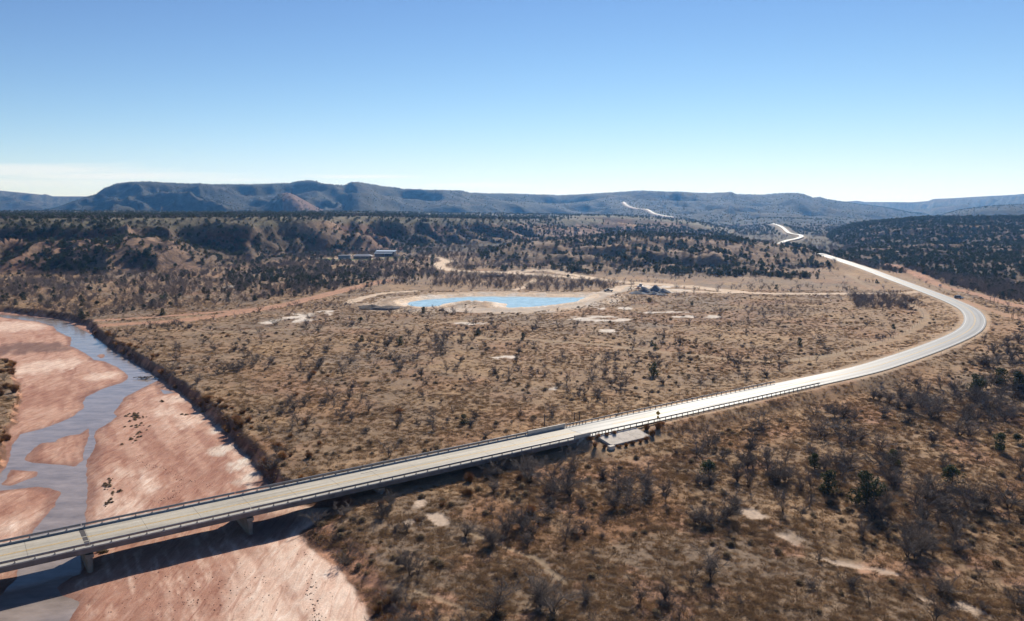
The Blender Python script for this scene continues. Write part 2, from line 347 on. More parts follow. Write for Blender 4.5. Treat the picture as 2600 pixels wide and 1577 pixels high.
# low ground level, gully reach (m), gully scale (m), cliff share, what happens behind the rim (start, end), roughness
HILL_SHAPE = {'bluff': (-.5, 46, 104, .22, (1250, 1900), 3.2, 25), 'knoll': (-.8, 34, 66, .12, (70, 260), 2.8, 12), 'east': (-.6, 90, 140, .12, (200, 900), 5, 20), 'ridge': (-1, 70, 140, .15, (250, 800), 4.5, 16), 'ridge2': (-1, 80, 180, .15, (200, 600), 4, 14),
              'cone': (-2, 50, 80, .05, (20, 240), 4, 12), 'eastridge': (0, 180, 300, .12, (300, 900), 7, 34), 'mesa': (0, 280, 380, .22, (9000, 9100), 6, 62), 'farmesa': (0, 380, 560, .25, (9000, 9100), 9, 60)}
U_K = 1.008
def hill_layer(name, x, y, seed):
    tab = HILLS[name]
    zlow, reach, gs, cliff, back, rough, depth = HILL_SHAPE[name]
    yy = np.maximum(y, 10.0)
    px = CXP + FP * np.clip(x / yy, -2, 2) * U_K
    top = np.interp(px, tab[:, 0], tab[:, 1])
    rim = np.interp(px, tab[:, 0], tab[:, 2])
    foot = np.interp(px, tab[:, 0], tab[:, 3])
    v = (CYP - top) / FP
    slope = (-SP + v * CP) / (CP + v * SP)
    gate = (yy > foot.min() - reach - 50)
    z = np.full(x.shape, -50.0); g = np.zeros(x.shape); pr = np.zeros(x.shape)
    i = np.nonzero(gate)[0]
    if not len(i):
        return z, g, pr
    X, Y, T, R, Fo, S = x[i], y[i], top[i], rim[i], foot[i], slope[i]
    wx = X + 0.35 * gs * fbm(X, Y, gs * 1.3, 2, seed + 3)
    q = wx + 1.0 * (Y - R)
    gul = 0.66 * ridged(q, (Y - wx) * 0.30, gs, 2, seed) + 0.34 * ridged(q * .6 + 0.7 * wx, Y * 0.7, gs * 0.4, 2, seed + 9)
    ztop = CAM_Z + R * S
    p0 = (Y - Fo) / (R - Fo)
    damp = np.clip(1.15 - p0, 0.0, 1)                 # spurs push out below, the rim stays on the line
    p = p0 + gul * reach / (R - Fo) * np.sqrt(damp) * sstep(-0.6, 0.1, p0)
    praw = p
    p = np.clip(p, 0, 1)
    k = 1 - cliff
    shp = np.where(p < 0.82, k * sstep(-0.15, 1.0, p / 0.82) * 0.9 + k * 0.1 * p / 0.82, k + cliff * sstep(0.82, 1.0, p))
    zz = zlow + (ztop - zlow) * shp
    zz = zz + rough * fbm(X, Y, gs * 0.3, 3, seed + 5) * np.clip(shp * 1.6, 0, 1) * (1 - sstep(0.8, 1.0, p0) * 0.85)
    zz = zz - depth * np.clip(.55 - .6 * gul, 0, 1.2) * sstep(0.0, .35, p0) * (1 - sstep(.74, 1.30 if name == 'bluff' else 1.08, p0)) * np.clip(shp * 2.2, 0, 1)
    zz = zz - 4.0 * sstep(0.02, -0.25, praw)
    zz = zz - 0.35 * rough * (1 - ridged(q, Y * 0.6, gs * 0.2, 2, seed + 21)) * np.clip(p0 * 4, 0, 1) * (1 - sstep(.75, 1., p0))
    fall = sstep(back[0], back[1], Y - R)
    if name == 'bluff':
        zz = zz + sstep(60, 500, Y - R) * (2.6 * fbm(X, Y, 260, 3, seed + 31) - 1.2)
        fall = sstep(0, 1, (Y - R - 800 - 700 * (fbm(X, Y * 0, 420, 3, seed + 33) * .5 + .5)) / 500)
    zz = lerp(zz, zlow - 6, fall)
    z[i] = zz; g[i] = gul; pr[i] = p
    return z, g, pr

# ------------------------------------------------------------------ colours of the land (what it is made of)
C = {k: np.array(v) for k, v in dict(
    grass=(.345, .222, .130), grass2=(.265, .178, .112), straw=(.42, .265, .14), rust=(.36, .170, .080), greyg=(.26, .192, .140),
    sand=(.56, .345, .255), sandlt=(.80, .62, .50), sandred=(.42, .225, .160), wet=(.27, .145, .110), mud=(.20, .12, .095), bank=(.17, .085, .052),
    pale=(.74, .56, .40), grey=(.50, .41, .33), red=(.48, .25, .155), dim=(.40, .29, .185), wash=(.58, .44, .33), white=(.74, .64, .54),
    soil=(.150, .098, .062), rock=(.22, .108, .068), rocklt=(.40, .26, .17), shrubland=(.036, .036, .025), olive=(.150, .132, .082), lawn=(.16, .19, .05)).items()}

LAWN = [(P(820, 624.5, -.6), 16, 2.6), (P(890, 623.5, -.6), 22, 3.2), (P(955, 619.0, -.6), 20, 3.2), (P(778, 623, -.6), 14, 3)]

def terrain(x, y):
    x = np.asarray(x, float); y = np.asarray(y, float)
    r = {}
    south = 1 - sstep(-10, 6, sdf_poly(x, y, SOUTH, 60.0))
    near = 1 - sstep(330, 420, y)
    zp = -0.95 + 0.40 * fbm(x, y, 90, 3, 1) + 0.16 * fbm(x, y, 14, 2, 2)
    zs = -2.3 + 0.95 * fbm(x, y, 48, 3, 3) + 0.38 * fbm(x, y, 13, 2, 4) + 1.5 * sstep(150, 300, y + 0.2 * x)
    z = lerp(zp, zs, south * near)
    micro = 1 - sstep(200, 380, y)
    tuss = fbm(x, y, 2.6, 3, 6)
    z = z + 0.085 * micro * tuss
    # colours of the plain
    n1, n2, n3 = fbm(x, y, 70, 3, 12), fbm(x, y, 18, 3, 13), fbm(x, y, 5, 3, 14)
    col = lerp(C['grass'], C['grass2'], sstep(-.25, .35, n1 + .5 * n3)[:, None])
    col = lerp(col, C['straw'], (sstep(.05, .5, n2 + .35 * n3) * .65)[:, None])
    col = lerp(col, C['greyg'], (sstep(.05, .45, fbm(x, y, 33, 3, 15)) * .6)[:, None])
    col = lerp(col, C['rust'], (sstep(.18, .5, fbm(x, y, 26, 3, 16)) * (.35 + .3 * south))[:, None])
    col = col * lerp(.94, .90, south * near)[:, None]
    bare = sstep(.22, .45, fbm(x, y, 9, 4, 17)) * (.25 + .45 * south * micro)
    col = lerp(col, C['red'], (bare * .8)[:, None])
    # hills
    hz = np.full(x.shape, -50.0); hg = np.zeros(x.shape); hp = np.zeros(x.shape); hid = np.zeros(x.shape, int)
    for k, nm in enumerate(HILLS):
        a, g, p = hill_layer(nm, x, y, 101 + 13 * k)
        m = a > hz
        hz = np.where(m, a, hz); hg = np.where(m, g, hg); hp = np.where(m, p, hp); hid = np.where(m, k + 1, hid)
    hill = sstep(0.0, 2.2, hz - z)
    hid = np.where(hz > z + 0.3, hid, 0)
    z = np.where(hz > z, hz, z)
    hs = lerp(C['soil'], C['rock'], sstep(-.1, .4, fbm(x, y, 60, 3, 31) + .35 * hg)[:, None])
    hs = lerp(hs, C['rocklt'], (sstep(.15, .8, hg) * .6 * (1 - .7 * sstep(1800, 2600, y)))[:, None])
    band = sstep(.2, .6, vnoise(z * .22 + 2 * fbm(x, y, 120, 2, 33), x * 0.002, 34))
    hs = lerp(hs, C['rocklt'], (band * .35 * (1 - .6 * sstep(1800, 2600, y)))[:, None])
    farveg = sstep(1300, 2400, y)
    hs = lerp(hs, C['shrubland'], (np.clip(.28 + .80 * farveg - (.45 - .25 * farveg) * sstep(.1, .5, fbm(x, y, 150, 4, 35) + .15 * hg), 0, 1))[:, None])
    hs = lerp(hs, C['shrubland'], (.45 * (hid == 3))[:, None])
    top_flat = sstep(.93, 1, hp) * (1 - hill * 0)
    hs = lerp(hs, C['olive'], (.85 * top_flat * (y < 2600) * ((hid == 1) | (hid == 4)))[:, None])
    kn = (hid == 2)
    hs = np.where(kn[:, None], lerp(C['grass2'], hs, .35), hs)
    col = lerp(col, hs, hill[:, None])
    redc = (hid == 6) & (x / np.maximum(y, 1) > (690 - CXP) / FP - .002)
    col = np.where(redc[:, None], lerp(col, C['rock'], .6), col)
    # far brush country
    vb = sstep(760, 1000, y) * (1 - hill)
    col = lerp(col, C['shrubland'] * 1.5, (vb * .8)[:, None])
    # thin bare patches
    pn = fbm(x, y, 6, 3, 41)
    pm = np.zeros(x.shape)
    for cx, cy, rx, ry in PATCH_W:
        q = np.sqrt(((x - cx) / rx) ** 2 + ((y - cy) / ry) ** 2)
        pm = np.maximum(pm, sstep(.05, .3, (1 - q) * 0.45 + pn * .95))
        pm = np.where(q > 2.5, pm, pm)
    pm = pm * (1 - hill)
    m2 = np.zeros(x.shape)
    for cx, cy, rx, ry in PATCH_W:
        q = np.sqrt(((x - cx) / rx) ** 2 + ((y - cy) / ry) ** 2)
        m2 = np.maximum(m2, 1 - sstep(.9, 1.5, q))
    pm = pm * m2
    col = lerp(col, lerp(C['white'], C['wash'], south[:, None]), (pm * .9)[:, None])
    # tracks
    tr = np.zeros(x.shape)
    for pts, w, key in TRACK_W:
        d, _, _ = line_dist(x, y, pts, 14.0)
        d = d + .8 * pn * min(w, 1.5)
        fw = np.maximum(.5, y * .0016)
        m = (1 - sstep(w, w + fw, d)) * (.6 if key == 'dim' else 1)
        if key == 'wash':
            m = m * sstep(-.2, .35, fbm(x, y, 5, 4, 44))
        if w > 1.2 and key != 'wash':
            rut = sstep(.25, .55, d / w) * (1 - sstep(.6, .9, d / w))
            m = m * (.72 + .28 * np.where(y < 560, rut, 1))
        col = lerp(col, C[key], m[:, None]); tr = np.maximum(tr, m)
        z = z - .12 * m
    # pond
    dpn = sdf_poly(x, y, POND, 60.0)
    edge = dpn + 1.2 * fbm(x, y, 9, 2, 51)
    basin = 1 - sstep(-3, 9, edge)
    z = np.where(dpn < 59, lerp(z, POND_Z - 0.9 + .1 * edge, basin * (edge < 9)), z)
    z = np.where((edge < 8) & (edge > -6), np.maximum(POND_Z - 1.0, POND_Z + .16 * edge), z)
    z = np.where(edge <= -6, POND_Z - 1.0, z)
    berm = np.exp(-((edge - 13) / 5.5) ** 2)
    z = z + .9 * berm * (dpn < 59)
    pcol = lerp(C['pale'], C['white'], sstep(-.2, .4, pn)[:, None])
    pband = (1 - sstep(5, 12, edge)) + .7 * np.exp(-((edge - 19) / 5.0) ** 2)
    col = lerp(col, pcol, np.clip(pband, 0, 1)[:, None])
    # lawns by the sheds
    for (cx, cy), rx, ry in LAWN:
        q = np.sqrt(((x - cx) / rx) ** 2 + ((y - cy) / (ry * 3)) ** 2)
        col = lerp(col, C['lawn'], (1 - sstep(.8, 1, q))[:, None])
    # river
    dr = sdf_poly(x, y, RIVER, 60.0)
    dl = sdf_poly(x, y, LEFT_BANK, 60.0)
    dr = np.maximum(dr, -dl)
    wob = 1.3 * fbm(x, y, 7, 3, 61)
    down = 1 - sstep(118, 142, y - .3 * (x + 60))
    bw = lerp(2.6, 6.5, down)
    bw = np.where(dl < 12, 2.2, bw)
    tb = sstep(0.0, 1.0, (dr + wob - .2) / bw)
    inb = dr < 14
    w_in = sdf_poly(x, y, WATER, 25.0)
    for isl in ISLES:
        w_in = np.maximum(w_in, -sdf_poly(x, y, isl, 25.0))
    for pl in POOLS:
        w_in = np.minimum(w_in, sdf_poly(x, y, pl, 25.0))
    wj = w_in + .5 * fbm(x, y, 4, 3, 63)
    # flow direction for streaks in the sand
    fa = -0.52
    fxx, fyy = x * math.cos(fa) - y * math.sin(fa), x * math.sin(fa) + y * math.cos(fa)
    streak = fbm(fxx * 2.6, fyy * .45, 6, 4, 64)
    bars = fbm(fxx * 1.5, fyy * .55, 20, 3, 65)
    bed = WATER_Z + np.clip(wj * .055, -.45, .16) + .10 * sstep(1, 14, w_in) + (.10 * bars + .045 * streak) * sstep(.2, 5, w_in)
    bed = bed + .018 * fbm(x, y, 1.1, 2, 66) * sstep(.3, 2, w_in)
    bankz = np.where(dl < 14, np.minimum(z, -2.5), z)
    z = np.where(inb, lerp(bed, bankz, tb), z)
    lt = sstep(.02, .42, bars * .8 + .5 * streak + .012 * (x + 70))
    sc = lerp(C['sandred'], C['sand'], sstep(-.45, .15, streak + .6 * bars)[:, None])
    sc = lerp(sc, C['sandlt'], (lt * .85)[:, None])
    whit = sstep(-.05, .3, fbm(x, y, 15, 3, 68)) * sstep(-14, -3, dr) * (1 - down) * sstep(-52, -40, x)
    sc = lerp(sc, C['white'], (whit * .8)[:, None])
    for a_, b_, rx, ry, key, amt in ((525, 1034, 26, 12, 'white', .9), (540, 1082, 34, 14, 'white', .95), (596, 1110, 30, 24, 'white', 1), (600, 1150, 26, 16, 'white', .8), (108, 883, 70, 22, 'sandlt', .9), (250, 905, 45, 12, 'sandlt', .8), (20, 788, 90, 16, 'sandlt', .9), (430, 960, 50, 10, 'sandlt', .8),
                                      (70, 838, 110, 15, 'mud', .85), (150, 842, 30, 8, 'mud', .7), (700, 1340, 40, 50, 'sandlt', .7), (800, 1450, 40, 40, 'sandlt', .7), (470, 1010, 30, 20, 'sandlt', .7), (420, 1190, 70, 40, 'sandred', .5), (390, 1120, 60, 30, 'sandred', .4), (110, 960, 60, 30, 'sandred', .7), (60, 1215, 50, 20, 'sandred', .5)):
        c0 = P(a_, b_, BED); c1 = P(a_ + rx, b_, BED); c2 = P(a_, b_ - ry, BED)
        e_ = np.sqrt(((x - c0[0]) / (c1[0] - c0[0])) ** 2 + ((y - c0[1]) / (c2[1] - c0[1])) ** 2)
        sc = lerp(sc, C[key], (sstep(1.25, .55, e_ + .55 * streak + .25 * fbm(x, y, 2.2, 2, 73)) * amt)[:, None])
    rdn = down * sstep(.35, -.3, (x + 38) / 22 + .35 * streak)
    sc = lerp(sc, lerp(C['sandred'], lerp(C['sand'], C['sandlt'], .4), sstep(-.1, .75, fbm(fxx * 4, fyy * .7, 3.2, 3, 69))[:, None]), (rdn * .95)[:, None])
    sc = lerp(sc, C['wet'], (1 - sstep(.1, 2.8, wj + 1.6 * streak))[:, None] * .8)
    sc = lerp(sc, C['mud'], (1 - sstep(-1.2, .2, wj))[:, None] * .6)
    bcol = lerp(C['bank'], C['red'], sstep(.0, .5, fbm(x, y, 4, 3, 70) + .3 * down)[:, None])
    inr = (1 - sstep(-.2, .6, dr + wob))
    bk = (1 - sstep(.55, 1.0, tb)) * (dr < 10)
    col = lerp(col, bcol, np.where(inb, bk, 0)[:, None])
    col = lerp(col, sc, np.where(inb, inr, 0)[:, None])
    lbk = (dl < 0)
    # road bed
    for pts, hw, reach in ((ROAD, ROAD_W, 13.0), (ROAD2, 3.4, 60.0), (ROAD3, 4.0, 110.0), (ROAD4, 5, 60.0)):
        d, rz, sd = line_dist(x, y, pts, reach + 25)
        ok = d < reach + 24
        if pts is ROAD:
            w = 1 - sstep(hw + 1.8, reach, d)
            tgt = rz - .22
            z = np.where(ok, lerp(z, tgt, w), z)
            sh = (1 - sstep(hw + .6, hw + 3.0, d + .8 * pn))
            col = lerp(col, lerp(C['straw'], C['pale'], .45), (sh * .7)[:, None])
            vg = sstep(hw + 2.5, hw + 4, d) * (1 - sstep(14, 24, d))
            col = lerp(col, C['straw'], (vg * .45)[:, None])
            r['droad'] = d
        else:
            w = 1 - sstep(hw + 6, reach, d)
            z = np.where(ok, lerp(z, rz - .8, w), z)
            col = lerp(col, C['pale'], ((1 - sstep(hw, hw + 7, d)) * .5)[:, None])
            r['droad'] = np.minimum(r['droad'], d)
    # under and beside the abutment the ground falls away to the toe of the concrete apron
    sx, sy = x - B0[0], y - B0[1]
    s = sx * BU[0] + sy * BU[1]; t = sx * BN[0] + sy * BN[1]
    r['s'], r['t'] = s, t
    under = (s < ABUT_S + 1) & (s > -60) & (np.abs(t) < 9)
    z = np.where(under, np.minimum(z, -1.9 - .1 * tuss), z)
    apron = sstep(103, 107, s) * (1 - sstep(123, 133, s)) * (t < -4) * (t > -24)
    tgt = np.interp(-t, [4.5, 4.9, 9.3, 10.2, 14, 24], [.05, -.05, -.95, -1.25, -1.7, -2.2])
    z = np.where(apron > 0, lerp(z, tgt, apron * (1 - sstep(15, 24, -t))), z)
    r.update(z=z, col=np.clip(col, .01, .9), hill=hill, hid=hid, hg=hg, hp=hp, dr=dr, dl=dl, w_in=w_in, pond=dpn, track=tr, south=south, patch=pm, inr=inr)
    return r

# ------------------------------------------------------------------ materials
def new_mat(name):
    m = bpy.data.materials.new(name); m.use_nodes = True
    nt = m.node_tree
    return m, nt.nodes, nt.links, nt.nodes['Principled BSDF']

def nz(n, l, scale, detail=3, coord='Object', rough=.55, stretch=None):
    tc = n.new('ShaderNodeTexCoord'); t = n.new('ShaderNodeTexNoise')
    t.inputs['Scale'].default_value = scale; t.inputs['Detail'].default_value = detail; t.inputs['Roughness'].default_value = rough
    if stretch:
        mp = n.new('ShaderNodeMapping'); mp.inputs['Scale'].default_value = stretch
        l.new(tc.outputs[coord], mp.inputs['Vector']); l.new(mp.outputs['Vector'], t.inputs['Vector'])
    else:
        l.new(tc.outputs[coord], t.inputs['Vector'])
    return t.outputs['Fac']

def mrange(n, l, src, a, b, c, d):
    m = n.new('ShaderNodeMapRange')
    m.inputs['From Min'].default_value = a; m.inputs['From Max'].default_value = b
    m.inputs['To Min'].default_value = c; m.inputs['To Max'].default_value = d
    l.new(src, m.inputs['Value'])
    return m.outputs['Result']

def mth(n, l, op, a, b):
    m = n.new('ShaderNodeMath'); m.operation = op
    for i, q in enumerate((a, b)):
        if isinstance(q, (int, float)): m.inputs[i].default_value = q
        else: l.new(q, m.inputs[i])
    return m.outputs[0]

def scale_col(n, l, colsock, valsock):
    h = n.new('ShaderNodeVectorMath'); h.operation = 'SCALE'
    l.new(colsock, h.inputs[0]); l.new(valsock, h.inputs['Scale'])
    return h.outputs[0]

def ground_mat(name, scales, bump=None, rough=.95):
    m, n, l, b = new_mat(name)
    at = n.new('ShaderNodeAttribute'); at.attribute_name = 'Col'
    val = None
    for sc, lo, hi in scales:
        v = mrange(n, l, nz(n, l, sc, 4, rough=.65), .3, .7, lo, hi)
        val = v if val is None else mth(n, l, 'MULTIPLY', val, v)
    l.new(scale_col(n, l, at.outputs['Color'], val), b.inputs['Base Color'])
    b.inputs['Roughness'].default_value = rough
    b.inputs['Specular IOR Level'].default_value = .15
    if bump:
        bp = n.new('ShaderNodeBump'); bp.inputs['Strength'].default_value = bump[1]; bp.inputs['Distance'].default_value = bump[2]
        l.new(nz(n, l, bump[0], 4, rough=.7), bp.inputs['Height']); l.new(bp.outputs['Normal'], b.inputs['Normal'])
    return m

def plain_mat(name, col, rough=.7, metal=0.0, var=.25, scale=2.0, spec=.3, trans=0.0, rand=0.0, coord='Object'):
    m, n, l, b = new_mat(name)
    rgb = n.new('ShaderNodeRGB'); rgb.outputs[0].default_value = (*col, 1)
    v = mrange(n, l, nz(n, l, scale, 4, coord), .3, .7, 1 - var, 1 + var)
    if rand:
        oi = n.new('ShaderNodeObjectInfo')
        v = mth(n, l, 'MULTIPLY', v, mrange(n, l, oi.outputs['Random'], 0, 1, 1 - rand, 1 + rand))
    c = scale_col(n, l, rgb.outputs[0], v)
    l.new(c, b.inputs['Base Color'])
    b.inputs['Roughness'].default_value = rough; b.inputs['Metallic'].default_value = metal
    b.inputs['Specular IOR Level'].default_value = spec
    if trans:
        tr = n.new('ShaderNodeBsdfTranslucent'); l.new(c, tr.inputs['Color'])
        mx = n.new('ShaderNodeMixShader'); mx.inputs[0].default_value = trans
        out = n['Material Output']
        l.new(b.outputs[0], mx.inputs[1]); l.new(tr.outputs[0], mx.inputs[2]); l.new(mx.outputs[0], out.inputs['Surface'])
    return m

M_GROUND = ground_mat('dry_grassland', ((.35, .72, 1.28), (2.2, .7, 1.3), (7.0, .68, 1.32), (.07, .88, 1.12)), bump=(2.4, .5, .10))
M_BED = ground_mat('river_sand', ((.5, .88, 1.12), (4.0, .88, 1.12)), bump=(2.2, .35, .12), rough=.75)
def sand_streaks(m):
    n, l = m.node_tree.nodes, m.node_tree.links
    b = n['Principled BSDF']; src = b.inputs['Base Color'].links[0].from_socket
    tc = n.new('ShaderNodeTexCoord')
    mp = n.new('ShaderNodeMapping'); mp.inputs['Rotation'].default_value = (0, 0, .52); mp.inputs['Scale'].default_value = (.9, .16, 1)
    l.new(tc.outputs['Object'], mp.inputs['Vector'])
    wv = n.new('ShaderNodeTexNoise'); wv.inputs['Scale'].default_value = 1.0; wv.inputs['Detail'].default_value = 6; wv.inputs['Roughness'].default_value = .62; wv.inputs['Distortion'].default_value = .9
    l.new(mp.outputs[0], wv.inputs['Vector'])
    rp = n.new('ShaderNodeValToRGB')
    for i, (p_, c_) in enumerate(((.30, (.62, .42, .36, 1)), (.47, (.98, .86, .80, 1)))):
        rp.color_ramp.elements[i].position = p_; rp.color_ramp.elements[i].color = c_
    rp.color_ramp.elements.new(.60).color = (1.08, 1.06, 1.04, 1)
    rp.color_ramp.elements.new(.72).color = (1.32, 1.42, 1.48, 1)
    l.new(wv.outputs['Fac'], rp.inputs['Fac'])
    b2 = n.new('ShaderNodeBump'); b2.inputs['Strength'].default_value = .55; b2.inputs['Distance'].default_value = .3
    l.new(wv.outputs['Fac'], b2.inputs['Height']); l.new(n['Bump'].outputs['Normal'], b2.inputs['Normal']); l.new(b2.outputs['Normal'], b.inputs['Normal'])
    mu = n.new('ShaderNodeMix'); mu.data_type = 'RGBA'; mu.blend_type = 'MULTIPLY'; mu.inputs['Factor'].default_value = .8
    l.new(src, mu.inputs['A']); l.new(rp.outputs['Color'], mu.inputs['B']); l.new(mu.outputs['Result'], b.inputs['Base Color'])
sand_streaks(M_BED)
M_TRACK = ground_mat('dirt_track', ((.3, .85, 1.15), (2.0, .85, 1.15)), bump=(2.0, .4, .1))
M_HILL = ground_mat('hill_soil', ((.05, .7, 1.3), (.3, .65, 1.35)), bump=(.12, .8, 2.0))
M_MESA = ground_mat('mesa_slope', ((.012, .75, 1.25), (.06, .6, 1.4)), bump=(.035, .8, 7.0))

def water_mat(name, col, rough, bscale, bstr, stretch=None, spec=.5):
    m, n, l, b = new_mat(name)
    rgb = n.new('ShaderNodeRGB'); rgb.outputs[0].default_value = (*col, 1)
    v = mrange(n, l, nz(n, l, .22, 5, rough=.65, stretch=stretch), .3, .7, .72, 1.28)
    l.new(scale_col(n, l, rgb.outputs[0], v), b.inputs['Base Color'])
    b.inputs['Roughness'].default_value = rough; b.inputs['IOR'].default_value = 1.33
    b.inputs['Specular IOR Level'].default_value = spec
    bp = n.new('ShaderNodeBump'); bp.inputs['Strength'].default_value = bstr; bp.inputs['Distance'].default_value = .05
    l.new(nz(n, l, bscale, 3, stretch=stretch), bp.inputs['Height']); l.new(bp.outputs['Normal'], b.inputs['Normal'])
    return m
M_RIVER = water_mat('muddy_water', (.335, .275, .245), .08, 1.2, .5, (.8, 1.6, 1))
M_POND = water_mat('pond_water', (.42, .54, .59), .05, .8, .12)

def road_mat(name, base, wheel, rough, stripes=True):
    m, n, l, b = new_mat(name)
    uv = n.new('ShaderNodeUVMap'); uv.uv_map = 'UV'
    sep = n.new('ShaderNodeSeparateXYZ'); l.new(uv.outputs[0], sep.inputs[0])
    st = n.new('ShaderNodeCombineXYZ')
    l.new(mth(n, l, 'MULTIPLY', sep.outputs[0], 7.0), st.inputs[0]); l.new(mth(n, l, 'MULTIPLY', sep.outputs[1], .035), st.inputs[1])
    t = n.new('ShaderNodeTexNoise'); t.inputs['Scale'].default_value = 1.0; t.inputs['Detail'].default_value = 4
    l.new(st.outputs[0], t.inputs['Vector'])
    # wheel paths, two to a lane
    w = mth(n, l, 'ABSOLUTE', mth(n, l, 'SINE', mth(n, l, 'MULTIPLY', sep.outputs[0], 12.566), 0), 0)
    w = mth(n, l, 'MULTIPLY', w, wheel)
    v = mth(n, l, 'ADD', mrange(n, l, t.outputs['Fac'], .3, .7, .62, 1.2), w)
    v = mth(n, l, 'MULTIPLY', v, mrange(n, l, nz(n, l, 1.2, 5, rough=.7), .3, .7, .9, 1.1))
    rgb = n.new('ShaderNodeRGB'); rgb.outputs[0].default_value = (*base, 1)
    l.new(scale_col(n, l, rgb.outputs[0], v), b.inputs['Base Color'])
    l.new(mrange(n, l, t.outputs['Fac'], .3, .7, rough - .08, rough + .1), b.inputs['Roughness'])
    b.inputs['Specular IOR Level'].default_value = .27
    return m
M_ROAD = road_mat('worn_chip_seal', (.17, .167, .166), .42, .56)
M_ROAD_FAR = road_mat('pale_far_road', (.22, .217, .215), .3, .65)  # slightly lighter grey than the near road
M_DECK = road_mat('bridge_deck_concrete', (.52, .47, .385), .05, .66)
M_CONC = plain_mat('weathered_concrete', (.42, .40, .375), .85, 0, .22, .9)
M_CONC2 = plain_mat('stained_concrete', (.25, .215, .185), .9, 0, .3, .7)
M_FASCIA = plain_mat('shade_toned_fascia', (.20, .165, .155), .9, 0, .3, .5)  # concrete colour lowered to paint in the shade on the bridge face
M_APRON = plain_mat('pale_apron_concrete', (.68, .60, .51), .9, 0, .18, .8)
M_RAIL = plain_mat('galvanised_rail', (.26, .255, .265), .5, .55, .15, 2.0)
M_YEL = plain_mat('yellow_road_paint', (.66, .40, .08), .6, 0, .25, 3.0)
M_WHITE = plain_mat('white_road_paint', (.72, .70, .66), .6, 0, .2, 3.0)
M_TAR = plain_mat('dark_joint_patch', (.085, .075, .075), .8, 0, .25, 3.0)
M_WOOD = plain_mat('grey_post_wood', (.13, .10, .08), .9, 0, .3, 3.0)
M_STEEL = plain_mat('dark_steel', (.10, .09, .085), .6, .4, .2, 3.0)
M_SIGNY = plain_mat('sign_yellow', (.62, .36, .015), .5, 0, .08, 2.0)
M_BLACK = plain_mat('sign_black', (.02, .02, .02), .5, 0, .1, 2.0)
M_GRAVEL = plain_mat('grey_gravel', (.175, .18, .195), .95, 0, .4, 1.6)
M_WOODY = plain_mat('shrub_wood', (.095, .072, .056), .9, 0, .3, 3.0, rand=.2)
M_TWIG = plain_mat('bare_twigs', (.225, .185, .158), .9, 0, .25, 1.5, trans=.12, rand=.3)
M_RUSSET = plain_mat('russet_stems', (.42, .225, .090), .9, 0, .3, 1.2, trans=.3, rand=.35)
M_SAGE = plain_mat('sage_leaves', (.30, .225, .14), .9, 0, .3, 1.2, trans=.35, rand=.3)
M_JUN = plain_mat('juniper_leaves', (.070, .082, .040), .85, 0, .35, .8, trans=.25, rand=.3)
M_BRUSH = plain_mat('far_bare_twigs', (.25, .20, .175), .9, 0, .25, 1.5, trans=.25, rand=.3)
M_BARK = plain_mat('juniper_bark', (.10, .07, .05), .9, 0, .3, 2.0)
M_TUFT = plain_mat('dry_grass_blades', (.52, .36, .21), .9, 0, .3, .6, trans=.45, rand=.4)
M_DARKBRUSH = plain_mat('dark_brush', (.055, .042, .036), .9, 0, .3, 1.2, rand=.3)

# ------------------------------------------------------------------ mesh helpers
class MB:
    def __init__(s): s.v, s.f, s.m = [], [], []
    def add(s, vs, fs, mi=0):
        o = len(s.v); s.v += [tuple(map(float, q)) for q in vs]; s.f += [tuple(i + o for i in f) for f in fs]; s.m += [mi] * len(fs)
        return s
    def box(s, x0, x1, y0, y1, z0, z1, mi=0):
        return s.add([(x0, y0, z0), (x1, y0, z0), (x1, y1, z0), (x0, y1, z0), (x0, y0, z1), (x1, y0, z1), (x1, y1, z1), (x0, y1, z1)],
                     [(0, 3, 2, 1), (4, 5, 6, 7), (0, 1, 5, 4), (1, 2, 6, 5), (2, 3, 7, 6), (3, 0, 4, 7)], mi)
    def hexa(s, lo, hi, mi=0):
        return s.add(list(lo) + list(hi), [(0, 3, 2, 1), (4, 5, 6, 7), (0, 1, 5, 4), (1, 2, 6, 5), (2, 3, 7, 6), (3, 0, 4, 7)], mi)
    def tube(s, a, b, ra, rb, n=6, mi=0, caps=True):
        a, b = Vector(a), Vector(b); d = (b - a)
        if d.length < 1e-6: return s
        d.normalize(); q = d.orthogonal().normalized(); w = d.cross(q)
        vs = []
        for c, r in ((a, ra), (b, rb)):
            for k in range(n):
                t = 2 * math.pi * k / n
                vs.append(c + q * (math.cos(t) * r) + w * (math.sin(t) * r))
        fs = [(k, (k + 1) % n, n + (k + 1) % n, n + k) for k in range(n)]
        if caps: fs += [tuple(range(n - 1, -1, -1)), tuple(range(n, 2 * n))]
        return s.add(vs, fs, mi)
    def mesh(s, name, mats):
        me = bpy.data.meshes.new(name); me.from_pydata(s.v, [], s.f)
        for m in (mats if isinstance(mats, (list, tuple)) else [mats]): me.materials.append(m)
        if any(s.m): me.polygons.foreach_set('material_index', s.m)
        me.update(); return me

def link(name, me, parent=None, loc=None, rotz=None, scale=None):
    o = bpy.data.objects.new(name, me); COL.objects.link(o)
    if parent is not None: o.parent = parent
    if loc is not None: o.location = loc
    if rotz is not None: o.rotation_euler = (0, 0, rotz)
    if scale is not None: o.scale = (scale,) * 3 if isinstance(scale, (int, float)) else scale
    return o
def tag(o, label=None, cat=None, group=None, kind=None):
    if label: o['label'] = label
    if cat: o['category'] = cat
    if group: o['group'] = group
    if kind: o['kind'] = kind
    return o
def empty(name, loc, rotz=0.0):
    o = bpy.data.objects.new(name, None); COL.objects.link(o); o.location = loc; o.rotation_euler = (0, 0, rotz); o.empty_display_size = .5
    return o

